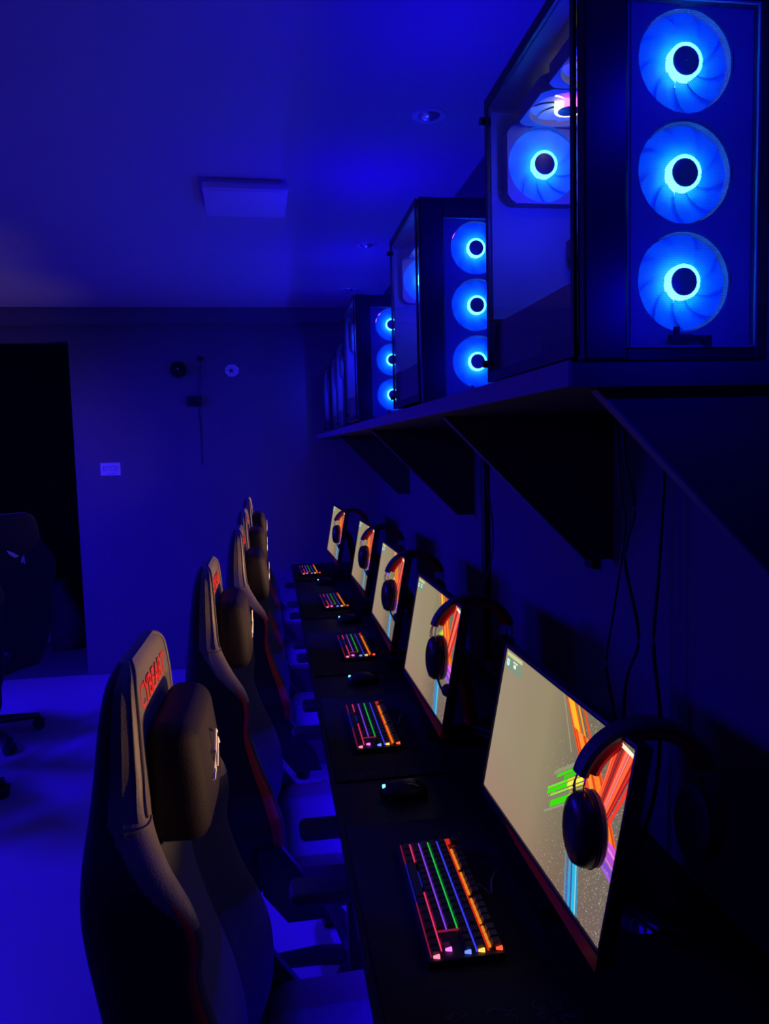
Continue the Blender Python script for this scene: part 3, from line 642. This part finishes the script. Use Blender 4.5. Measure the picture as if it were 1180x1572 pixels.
# ---------------------------------------------------------------- headsets
def make_headset(mic):
    """hangs on a monitor's top edge; origin = point of the edge it rests on; x across the screen, z up"""
    t = empty('headset'); Rx = 0.098
    arc = []
    for k in range(25):
        a = R(8 + 164 * k / 24); arc.append((-Rx * math.cos(math.pi - a) * 1.0, 0, Rx * 0.92 * math.sin(a) - 0.085))
    arc = [(-0.0 + x, y, z) for x, y, z in arc]
    b = B()
    # outer band: flat strap swept along arc
    def strap(b, off, w, th, a0, a1, mi=0):
        rows = []
        for k in range(29):
            a = R(a0 + (a1 - a0) * k / 28); d = Vector((math.cos(a), 0, 0.92 * math.sin(a))); c = d * (Rx + off) + Vector((0, 0, -0.085)); d.normalize()
            ww = w * (0.75 + 0.25 * math.sin(a))
            rows.append([b.verts.new(c + d * th / 2 * s2 + Vector((0, ww / 2 * s1, 0))) for s1, s2 in ((-1, 0), (-0.8, 1), (0, 1.15), (0.8, 1), (1, 0), (0.8, -1), (0, -1.1), (-0.8, -1))])
        for A, C in zip(rows, rows[1:]):
            for k in range(8): b.faces.new((A[k], A[(k + 1) % 8], C[(k + 1) % 8], C[k])).material_index = mi
        b.faces.new(rows[0]); b.faces.new(rows[-1][::-1])
    strap(b, 0.008, 0.040, 0.014, 14, 166); link('headband', b, 'soft_plastic', t)
    b = B(); strap(b, -0.007, 0.036, 0.014, 18, 162); o = link('band_pad', b, 'red_trim', t); o['label'] = 'red padding under the headband'
    for s in (-1, 1):
        cx = s * 0.086; cz = -0.146
        b = B()
        for dy in (-0.012, 0.012):
            tube(b, catmull([(s * 0.099, dy, -0.058), (s * 0.104, dy * 1.3, -0.08), (s * 0.100, dy * 1.6, -0.105), (s * 0.093, dy * 1.8, -0.125)], 5), 0.0014, 6)
        tube(b, catmull([(s * 0.106, 0.0, -0.058), (s * 0.113, 0, -0.08), (s * 0.109, 0, -0.10)], 5), 0.0014, 6)
        link('wire_yoke', b, 'chrome', t)
        def oval(b, prof):
            n = 40; rings = []
            for r, h in prof:
                rings.append([b.verts.new((cx + s * h, r * 0.043 * math.cos(2 * math.pi * k / n), cz + r * 0.058 * math.sin(2 * math.pi * k / n))) for k in range(n)])
            for A, C in zip(rings, rings[1:]):
                for k in range(n): b.faces.new((A[k], A[(k + 1) % n], C[(k + 1) % n], C[k]))
            b.faces.new(rings[0]); b.faces.new(rings[-1][::-1])
        b = B(); oval(b, [(0.97, 0.0), (1.0, 0.006), (0.97, 0.016), (0.85, 0.026), (0.6, 0.031), (0.3, 0.033)]); cup = link('ear_cup', b, mat('cup_gloss', (0.015, 0.015, 0.018), 0.3, noise=(50, 0.1)), t)
        b = B(); oval(b, [(0.9, 0.0), (0.99, -0.003), (0.99, -0.009), (0.9, -0.013), (0.7, -0.014)]); link('ear_pad', b, 'leather', cup)
        b = B(); tube(b, [(cx + s * 0.002, 0.0435 * math.cos(2 * math.pi * k / 40), cz + 0.0585 * math.sin(2 * math.pi * k / 40)) for k in range(40)], 0.0012, 6, closed=True); link('cup_rim', b, 'plastic', cup)
    if mic:
        b = B(); tube(b, catmull([(-0.095, -0.02, -0.195), (-0.09, -0.04, -0.215), (-0.08, -0.055, -0.22)], 5), 0.003, 8)
        bmesh.ops.create_uvsphere(b, u_segments=16, v_segments=10, radius=0.017, matrix=Matrix.Translation((-0.078, -0.058, -0.215))); link('microphone', b, 'soft_plastic', t)
    return t
h0 = make_headset(False); h1 = make_headset(True)
HS = ['headset hanging over the nearest monitor, its wire yoke clear against the screen', 'headset hanging over the second monitor from the front', 'headset hanging over the third monitor, the middle one', 'headset hanging over the fourth monitor', 'smallest headset hanging over the farthest monitor']
for i, (x, y, z, yw, rl) in enumerate(SCREENS):
    h = h0 if i == 0 else (h1 if i == 1 else copy_tree(h1))
    rot = Matrix.Rotation(R(yw), 4, 'Z') @ Matrix.Rotation(R(rl), 4, 'X') @ Matrix.Rotation(TILT, 4, 'Y')
    yy = [-0.215, -0.195, -0.19, -0.185, -0.185][i]
    p = Matrix.Translation((x, y, ZS + z)) @ rot @ Vector(([0.042, 0.044, 0.045, 0.048, 0.048][i], yy, 0.162))
    h.location = p; h.rotation_euler = (0, R(3), R([0, 3, 6, 5, 4][i])); tag(h, HS[i], 'headset', 'headsets hung on the monitors')

# ---------------------------------------------------------------- keyboards
PITCH = 0.0188
E = {k: emis('led_' + k, c, s) for k, c, s in (
    ('pink', (1.0, 0.04, 0.16), 0.9), ('dim_pink', (1.0, 0.04, 0.2), 0.22), ('purple', (0.28, 0.06, 1.0), 0.9), ('blue', (0.05, 0.05, 1.0), 0.9), ('dim_blue', (0.03, 0.03, 1.0), 0.3),
    ('green', (0.03, 1.0, 0.12), 0.55), ('orange', (1.0, 0.27, 0.02), 0.8), ('red', (1.0, 0.03, 0.01), 0.6),
    ('spot_red', (1.0, 0.08, 0.03), 1.7), ('spot_pink', (1.0, 0.2, 0.3), 1.7), ('spot_magenta', (1.0, 0.15, 0.9), 1.7), ('spot_blue', (0.12, 0.2, 1.0), 1.7), ('spot_yellow', (1.0, 0.5, 0.08), 1.7), ('spot_cyan', (0.15, 0.9, 1.0), 3.0))}
def make_keyboard(joined):
    """origin: centre on desk; x away from the user, +y = user's left"""
    t = empty('mechanical_keyboard'); HX, HY = 0.065, 0.179
    b = B(); box(b, (-HX, -HY, 0), (HX, HY, 0.016), 0.004); link('keyboard_body', b, 'plate', t)
    rowx = [-0.0485 + k * PITCH for k in range(5)]; rowx.append(rowx[4] + PITCH + 0.007)
    rows = {  # list of key widths (units) or -gap, starting at the user's left
        0: [1.25, 1.25, 1.25, 6.25, 1.25, 1.25, 1.25, 1.25, -.25, 1, 1, 1],
        1: [2.25] + [1] * 10 + [2.75, -1.25, 1, -1], 2: [1.75] + [1] * 11 + [2.25], 3: [1.5] + [1] * 12 + [1.5, -.25, 1, 1, 1],
        4: [1] * 13 + [2, -.25, 1, 1, 1], 5: [1, -1, 1, 1, 1, 1, -.5, 1, 1, 1, 1, -.5, 1, 1, 1, 1, -.25, 1, 1, 1]}
    cache = {}; allb = B() if joined else None
    def keymesh(b, w, c=(0, 0, 0)):
        a, d = w * PITCH / 2 - 0.0006, PITCH / 2 - 0.0006; a2, d2 = a - 0.0022, d - 0.0026; h = 0.0085
        lo = [b.verts.new((c[0] + sx * d, c[1] + sy * a, c[2])) for sx, sy in ((-1, -1), (1, -1), (1, 1), (-1, 1))]
        hi = [b.verts.new((c[0] + sx * d2 + 0.0004, c[1] + sy * a2, c[2] + h)) for sx, sy in ((-1, -1), (1, -1), (1, 1), (-1, 1))]
        b.faces.new(hi)
        for k in range(4): b.faces.new((lo[k], lo[(k + 1) % 4], hi[(k + 1) % 4], hi[k]))
    Y0 = HY - 0.0055
    for r, ks in rows.items():
        y = Y0
        for w in ks:
            if w < 0: y += w * PITCH; continue
            c = (rowx[r], y - w * PITCH / 2, 0.0155 + 0.0006 * r); y -= w * PITCH
            if joined: keymesh(allb, w, c); continue
            if w not in cache:
                b = B(); keymesh(b, w); o = link('keycap', b, 'key', t, smooth=False); cache[w] = o.data
            else:
                o = bpy.data.objects.new('keycap', cache[w]); COL.objects.link(o); o.parent = t
            o.location = c
    if joined: tag(link('keycaps', allb, 'key', t, smooth=False), kind='stuff')
    # backlight lines between rows
    names = []
    def strip(x, y0, y1, m, w=0.0017, z=0.0185, up=0.003):
        if m not in names: names.append(m)
        box(b, (x - w / 2, min(y0, y1), z), (x + w / 2, max(y0, y1), z + up), 0, names.index(m))
    b = B(); xs = [rowx[0] - PITCH / 2 - 0.0005] + [(rowx[k] + rowx[k + 1]) / 2 for k in range(4)]
    yL, yN, yC = HY - 0.008, -HY + 0.006, -HY + 0.066
    strip(xs[0], yL, yL - 0.07, 'dim_pink'); strip(xs[0], yL - 0.07, yL - 0.2, 'dim_blue'); strip(xs[0], yL - 0.2, yN, 'dim_pink')
    strip(xs[1], yL, yL - 0.065, 'pink'); strip(xs[1], yL - 0.10, yL - 0.15, 'dim_blue'); strip(xs[1], yL - 0.17, yN + 0.012, 'pink')
    strip(xs[2], yL, yC, 'purple'); strip(xs[3], yL, yC, 'green'); strip(xs[4], yL, yN, 'blue', 0.0026)
    strip(xs[2] + 0.006, yC, yC - 0.0015, 'dim_pink', 0.05, 0.019)
    xo = rowx[4] + PITCH / 2; strip(xo + 0.0005, yL + 0.004, yN, 'red', 0.003)
    y = Y0
    for w in rows[5]:
        if w < 0: y += w * PITCH; continue
        if y < Y0: strip(xo + 0.0048, y - 0.002, y - PITCH + 0.003, 'orange', 0.0042, 0.0185, 0.004)
        else: strip(xo + 0.0048, y - 0.002, y - PITCH + 0.001, 'red', 0.006, 0.02, 0.004)
        y -= w * PITCH
    link('backlight', b, [E[n] for n in names], t, smooth=False)
    # bright ends of the light lines at the user's right
    for x, y, m in ((rowx[0], yN - 0.002, 'spot_pink'), (rowx[1] + 0.004, yN + 0.012, 'spot_magenta'), (rowx[3] - 0.004, yN + 0.0, 'spot_blue'), (rowx[4], yN, 'spot_yellow'), (rowx[5] + 0.004, yN, 'spot_red'), (rowx[5], HY - 0.009, 'spot_red')):
        b = B(); box(b, (x - 0.007, y - 0.0015, 0.0185), (x + 0.004, y + 0.0015, 0.0225), 0.0008)
        for v in b.verts:
            if v.co.x > x + 0.002: v.co.y = y + (v.co.y - y) * 2.0; v.co.z += 0.001 if v.co.z > 0.0205 else -0.001
        link('light_end', b, E[m], t)
    return t
k0 = make_keyboard(False); k2 = make_keyboard(True)
KB = [(0.290, 1.297, -1.5), (0.268, 2.170, -0.5), (0.322, 3.07, 0), (0.31, 4.02, 1.5), (0.235, 5.10, 1.5)]
KL = ['largest backlit keyboard, nearest the camera', 'second backlit keyboard from the front', 'third backlit keyboard, the middle one', 'fourth backlit keyboard', 'farthest and smallest backlit keyboard']
for i, (x, y, a) in enumerate(KB):
    k = k0 if i == 0 else copy_tree(k0) if i == 1 else (k2 if i == 2 else copy_tree(k2))
    k.location = (x, y, DZT + 0.004); k.rotation_euler = (0, R(-1.0), R(a)); tag(k, KL[i] + ', rainbow rows of light on the black desk', 'keyboard', 'backlit keyboards on the desk')
    b = B(); tube(b, catmull([(x + 0.055, y + 0.03, DZT + 0.012), (x + 0.075, y + 0.02, DZT + 0.012), (x + 0.082, y - 0.02, DZT + 0.02), (x + 0.09, y + 0.0, DZT + 0.035), (x + 0.12, y + 0.05, DZT + 0.022), (x + 0.16, y + 0.07, DZT + 0.007)], 6), 0.0022, 8)
    tag(link('keyboard_cable', b, mat('braided_cable', (0.12, 0.12, 0.12), 0.5, noise=(300, 0.3))), 'thin braided cable leaving the ' + ORD[i] + ' keyboard', 'cable', 'keyboard cables')

# ---------------------------------------------------------------- desk mats
for i, (x, y, a) in enumerate(KB):
    y0, y1 = (y - 0.335, y + 0.31)
    dm = empty('desk_mat', (0.29, (y0 + y1) / 2, DZT + 0.0006), R(0), ORD[i] + ' black cloth desk mat under the keyboard, faint grey pattern along one end', 'mat', 'desk mats')
    h = (y1 - y0) / 2
    b = B(); box(b, (-0.155, -h, 0.0), (0.15, h, 0.003), 0.001); link('mat_cloth', b, 'mat', dm)
    b = B()
    for k in range(26):
        cx, cy = random.uniform(-0.13, 0.12), -h + random.uniform(0.01, 0.06); pts = []
        a0 = random.uniform(0, 6.28); rr = random.uniform(0.006, 0.014)
        for q in range(7): pts.append((cx + rr * math.cos(a0 + q * 0.5), cy + 0.7 * rr * math.sin(a0 + q * 0.5), 0.0030))
        tube(b, pts, 0.0012, 4)
    for v in b.verts: v.co.z = 0.003 + (v.co.z - 0.003) * 0.2
    link('printed_pattern', b, 'mat_print', dm)

# ---------------------------------------------------------------- mice
def make_mouse():
    t = empty('mouse'); b = B()
    bmesh.ops.create_uvsphere(b, u_segments=28, v_segments=18, radius=1.0)
    for v in b.verts:
        x, y, z = v.co; z = max(z, -0.35)
        v.co = Vector((x * 0.060, y * (0.032 - 0.003 * math.cos(x * 3)), (z + 0.35) * 0.027))
    link('mouse_shell', b, mat('mouse_gloss', (0.008, 0.008, 0.009), 0.45, noise=(40, 0.1)), t)
    b = B(); cyl(b, (0.034, -0.0035, 0.030), (0.034, 0.0035, 0.030), 0.0065, n=16); link('scroll_wheel', b, 'plastic', t)
    b = B(); box(b, (-0.052, -0.007, 0.018), (-0.040, 0.007, 0.027), 0.002); o = link('glowing_logo', b, E['spot_cyan'], t); o['label'] = 'glowing cyan badge'
    b = B()
    for s in (-1, 1): tube(b, [(-0.03 + 0.013 * k, s * (0.008 + 0.0015 * k), 0.0335 - 0.0008 * abs(k - 2) - (0.004 if k > 4 else 0) - (0.004 if k == 0 else 0)) for k in range(6)], 0.0009, 6)
    link('trim_line', b, 'chrome', t)
    return t
ms = make_mouse()
MS = [(0.290, 1.733, 'mouse with a cyan glowing badge between the two nearest keyboards'), (0.300, 2.625, 'mouse with a cyan glowing badge just in front of the third keyboard'), (0.350, 3.58, 'mouse with a cyan glowing badge just in front of the fourth keyboard'), (0.315, 4.64, 'farthest mouse, dim, just in front of the last keyboard')]
for i, (x, y, lab) in enumerate(MS):
    m = ms if i == 0 else copy_tree(ms)
    m.location = (x, y, DZT + 0.003); m.rotation_euler = (0, 0, R(-4)); tag(m, lab, 'mouse', 'computer mice on the desk')

# ---------------------------------------------------------------- gaming chairs
LV = [  # z, rear x, wing x, centre x, half width
    (.44, -.120, -.06, -.075, .190), (.50, -.135, -.02, -.06, .225), (.57, -.150, .0, -.06, .250), (.65, -.178, -.002, -.075, .265), (.72, -.197, -.02, -.095, .262), (.80, -.215, -.052, -.118, .250),
    (.886, -.230, -.076, -.140, .246), (.95, -.236, -.072, -.150, .258), (1.0, -.237, -.083, -.156, .262), (1.05, -.235, -.116, -.160, .242), (1.10, -.230, -.146, -.156, .200), (1.15, -.226, -.154, -.157, .170),
    (1.22, -.217, -.158, -.160, .160), (1.265, -.208, -.162, -.164, .148), (1.285, -.200, -.166, -.168, .128), (1.297, -.192, -.175, -.176, .10)]
def section(z, xr, xf, xc, w):
    T = xf - xr; m = min(0.045, w * 0.25); crest = min(0.03, T * 0.3)
    half = [(xr, 0), (xr, w * 0.5), (xr + T * 0.06, w * 0.86), (xr + T * 0.25, w * 0.985), (xr + T * 0.6, w), (xf - crest, w * 0.995), (xf - crest * 0.25, w - m * 0.2), (xf, w - m * 0.6), (xf - (xf - xc) * 0.25, w - m * 1.3), (xf - (xf - xc) * 0.8, w - m * 2.2), (xc, w - m * 2.9), (xc + (0.006 if z < 1.07 else 0.0), 0)]
    return half
def make_chair():
    """origin: on the floor below the seat centre, faces +x"""
    t = empty('gaming_chair'); OX = 0.20
    rows = []
    for z, xr, xf, xc, w in catmull(LV, 8):
        half = catmull(section(z, xr, xf, xc, w), 8)
        rows.append((z, half))
    n = len(rows[0][1])
    b = B(); grid = []
    for z, half in rows:
        lean = 0.0
        ring = [b.verts.new((x - OX, y, z)) for x, y in half] + [b.verts.new((x - OX, -y, z)) for x, y in half[-2:0:-1]]
        grid.append(ring)
    N = len(grid[0])
    for gi, (A, C) in enumerate(zip(grid, grid[1:])):
        z = rows[gi][0]
        for k in range(N):
            kk = min(k, N - 1 - k); f = b.faces.new((A[k], A[(k + 1) % N], C[(k + 1) % N], C[k]))
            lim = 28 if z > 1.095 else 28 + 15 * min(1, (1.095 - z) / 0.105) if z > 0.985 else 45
            f.material_index = 1 if kk < lim else (2 if z < 0.975 else 0)  # lower inner wings take the tone with painted shade
    b.faces.new(grid[0][::-1]); b.faces.new(grid[-1])
    link('backrest', b, ['leather', 'side_dark', 'inner_shaded'], t, ang=70)
    # red side stripes just behind the wing crest
    for s in (-1, 1):
        b = B(); prev = None
        for z, half in rows:
            if z < 0.47 or z > 1.02: continue
            wd = max(0, min(1, (0.90 - z) / 0.2)); tp = max(0.0, min(1.0, (1.02 - z) / 0.04)); pts = []
            a0 = 45.2 - (0.8 + 4.8 * wd) * tp; a1 = 45.2 + 3.2 * tp
            for q in range(5):
                s_ = a0 + (a1 - a0) * q / 4; i = int(s_); fr_ = s_ - i
                x, y = [half[i][c_] * (1 - fr_) + half[i + 1][c_] * fr_ for c_ in (0, 1)]
                nx, ny = half[i + 1][1] - half[i][1], -(half[i + 1][0] - half[i][0]); L = math.hypot(nx, ny) or 1
                pts.append(b.verts.new((x - OX + 0.0015 * abs(nx / L), s * (y + 0.0015 * abs(ny / L)), z)))
            if prev:
                m = min(len(prev), len(pts))
                for i in range(1, m): b.faces.new((prev[-i], prev[-i - 1], pts[-i - 1], pts[-i]))
            prev = pts
        link('red_stripe', b, 'red_trim', t)
    # centre fabric panel
    b = B(); prev = None
    for z, half in rows:
        if z < 0.50 or z > 1.085: continue
        pts = []
        xc = half[-1][0]; wy = half[-9][1] * 0.95
        for j in range(9):
            y = wy * (j / 4 - 1); pts.append(b.verts.new((xc - OX + 0.008 + 0.006 * math.cos(y / wy * math.pi / 2), y, z)))
        if prev:
            for j in range(8): b.faces.new((prev[j], prev[j + 1], pts[j + 1], pts[j]))
        prev = pts
    link('centre_panel', b, 'fabric', t)
    # headrest seam piping
    b = B()
    for off, rr in ((0.0, 0.0022), (0.012, 0.0015)):
        pts = []
        for z, half in rows:
            if z < 1.095: continue
            x, y = half[54 if off == 0 else 46]; pts.append((x - OX + 0.0015, y, z))
        pts = pts + [(x, -y, z) for x, y, z in pts[::-1]]
        tube(b, pts, rr, 6)
    link('seam_piping', b, 'thread', t)
    for s in (-1, 1):
        b = B(); z, half = min(rows, key=lambda r: abs(r[0] - 1.095)); tube(b, [(half[i][0] - OX + 0.001, s * (half[i][1] + 0.001), z) for i in range(32, 62)], 0.0018, 6)
        link('wing_seam', b, 'thread', t)
    text_mesh('headrest_lettering', 'CYBEART', 0.050, 'red_print', t, Matrix.Translation((-0.1610 - OX, 0.0, 1.240)) @ Matrix.Rotation(R(-4.5), 4, 'Y') @ Matrix.Rotation(R(90), 4, 'Z') @ Matrix.Rotation(R(90), 4, 'X'), 0.0012, 0.0008)
    # head pillow
    p = empty_tmp = None
    b = B(); box(b, (-0.035, -0.118, -0.092), (0.045, 0.118, 0.092), 0.028, seg=5)
    bmesh.ops.subdivide_edges(b, edges=b.edges[:], cuts=1, use_grid_fill=True)
    for v in b.verts:
        f = max(0, 1 - (v.co.y / 0.145) ** 2) * max(0, 1 - (v.co.z / 0.1) ** 2); v.co.x += 0.012 * f if v.co.x > 0 else 0
        v.co.x += -0.012 * (v.co.z / 0.1) if v.co.x > 0 else 0
    pl = link('head_pillow', b, 'pillow', t, loc=(-0.125 - OX, 0, 1.112), rot=(0, R(2), 0))
    b = B(); tube(b, [(0.056, 0.02, 0.03), (0.057, -0.01, 0.045), (0.057, -0.02, 0.01), (0.058, -0.035, 0.02), (0.057, -0.02, -0.015), (0.058, -0.05, -0.02)], 0.0025, 6); tube(b, [(0.057, 0.05, 0.0), (0.057, 0.02, 0.02), (0.058, 0.0, -0.02)], 0.0025, 6)
    o = link('pillow_emblem', b, 'white_print', pl); o['label'] = 'white stitched emblem'
    # rear emblem
    b = B()
    def poly(pts):
        prism(b, [(-0.2335 - OX - 0.004, y, z) for y, z in pts], (0.003, 0, 0))
    poly([(-0.005, 1.075), (0.03, 1.10), (0.065, 1.115), (0.05, 1.09), (0.02, 1.07)]); poly([(-0.04, 1.03), (-0.034, 1.08), (-0.026, 1.06), (-0.03, 1.03)]); poly([(-0.024, 1.07), (-0.012, 1.04), (-0.02, 1.035), (-0.03, 1.06)])
    o = link('rear_emblem', b, 'white_print', t, smooth=False); o['label'] = 'small white winged emblem'
    # seat
    b = B(); g = []
    for i in range(15):
        u = i / 14; x = -0.215 + 0.50 * u; row = []
        rise = 0.012 - 0.03 * max(0, u - 0.8) / 0.2
        for j in range(21):
            v = j / 10 - 1; y = v * (0.265 - 0.03 * (1 - u))
            z = 0.49 + rise + 0.05 * max(0, (abs(v) - 0.6) / 0.4) ** 0.7 * (1 if abs(v) < 0.93 else 0.55)
            if i in (0, 14): z -= 0.03
            row.append((x, y, z))
        g.append(row)
    top = [[b.verts.new(p) for p in r] for r in g]; bot = [[b.verts.new((p[0], p[1] * 0.93, 0.405)) for p in r] for r in g]
    for i in range(14):
        for j in range(20):
            b.faces.new((top[i][j], top[i + 1][j], top[i + 1][j + 1], top[i][j + 1])); b.faces.new((bot[i][j], bot[i][j + 1], bot[i + 1][j + 1], bot[i + 1][j]))
        for j in (0, 20):
            b.faces.new((top[i][j], top[i + 1][j], bot[i + 1][j], bot[i][j]))
    for j in range(20):
        for i in (0, 14): b.faces.new((top[i][j], top[i][j + 1], bot[i][j + 1], bot[i][j]))
    for f in b.faces:
        c_ = f.calc_center_median()
        if abs(c_.y) < 0.165 and c_.z > 0.47: f.material_index = 1
    link('seat', b, ['leather', 'seat_fabric'], t, ang=60)
    b = B(); box(b, (-0.16, -0.13, 0.375), (0.10, 0.13, 0.41), 0.008); box(b, (-0.10, -0.05, 0.35), (0.06, 0.05, 0.38), 0.006); tube(b, [(0.0, 0.05, 0.37), (0.0, 0.2, 0.365), (0.02, 0.24, 0.36)], 0.006, 8); link('tilt_mechanism', b, 'metal', t)
    for s in (-1, 1):
        b = B(); prism(b, [(-0.20, s * 0.245, 0.40), (-0.10, s * 0.245, 0.40), (-0.12, s * 0.245, 0.47), (-0.21, s * 0.245, 0.60), (-0.27, s * 0.245, 0.60), (-0.26, s * 0.245, 0.48)], (0, s * 0.02, 0))
        link('recline_bracket', b, 'plastic', t, smooth=False)
    # armrests
    for s in (-1, 1):
        b = B(); box(b, (-0.165, -0.047, -0.015), (0.115, 0.047, 0.014), 0.013, seg=4)
        for v in b.verts:
            k = max(0, (abs(v.co.x + 0.025) - 0.09) / 0.05); v.co.y *= 1 - 0.35 * min(1, k) ** 2
        ar = link('armrest_pad', b, 'soft_plastic', t, loc=(0.0, s * 0.315, 0.668))
        b = B(); box(b, (-0.045, s * 0.285, 0.50), (0.035, s * 0.325, 0.66), 0.008) if s > 0 else box(b, (-0.045, -0.325, 0.50), (0.035, -0.285, 0.66), 0.008)
        pts = [(-0.02, s * 0.305, 0.52), (-0.02, s * 0.30, 0.43), (-0.02, s * 0.24, 0.395), (-0.02, s * 0.1, 0.39)]
        tube(b, pts, 0.016, 10, flat=1.6); link('armrest_post', b, 'plastic', t)
    # base
    b = B(); cyl(b, (0, 0, 0.10), (0, 0, 0.36), 0.024, n=20); cyl(b, (0, 0, 0.20), (0, 0, 0.30), 0.032, 0.029, n=20); link('gas_lift', b, 'metal', t)
    b = B(); cyl(b, (0, 0, 0.075), (0, 0, 0.135), 0.05, 0.042, n=24); link('base_hub', b, 'plastic', t)
    for k in range(5):
        a = 2 * math.pi * k / 5 + 0.5
        b = B(); tube(b, [(0.03, 0, 0.105), (0.12, 0, 0.105), (0.24, 0, 0.09), (0.325, 0, 0.078)], [0.026, 0.025, 0.02, 0.017], 10, flat=1.25)
        lg = link('base_arm', b, 'plastic', t, rot=(0, 0, a))
        b = B(); sy = 0.012
        for s in (-1, 1): cyl(b, (0.318, s * 0.006, 0.028), (0.318, s * 0.026, 0.028), 0.028, n=20)
        cyl(b, (0.325, 0, 0.03), (0.325, 0, 0.075), 0.007, n=10); box(b, (0.295, -0.02, 0.038), (0.35, 0.02, 0.06), 0.008); link('caster', b, 'plastic', lg)
    return t
ch0 = make_chair()
CH = [(0.163, 1.200, -1, 'nearest gaming chair, large at lower left with red lettering on its headrest'),
      (0.20, 2.09, 0, 'second gaming chair from the front, red piping down its side'),
      (0.245, 2.98, 0, 'third gaming chair in the row along the desk, behind the second'),
      (0.235, 3.84, 0, 'fourth gaming chair in the row, mostly hidden behind the third'),
      (0.23, 4.78, 0, 'farthest gaming chair of the row along the desk'),
      (-1.68, 4.38, 145, 'dark gaming chair across the aisle with a small white emblem on its back'),
      (-1.61, 3.56, 129, 'gaming chair across the aisle at the left edge, only a caster of its base showing')]
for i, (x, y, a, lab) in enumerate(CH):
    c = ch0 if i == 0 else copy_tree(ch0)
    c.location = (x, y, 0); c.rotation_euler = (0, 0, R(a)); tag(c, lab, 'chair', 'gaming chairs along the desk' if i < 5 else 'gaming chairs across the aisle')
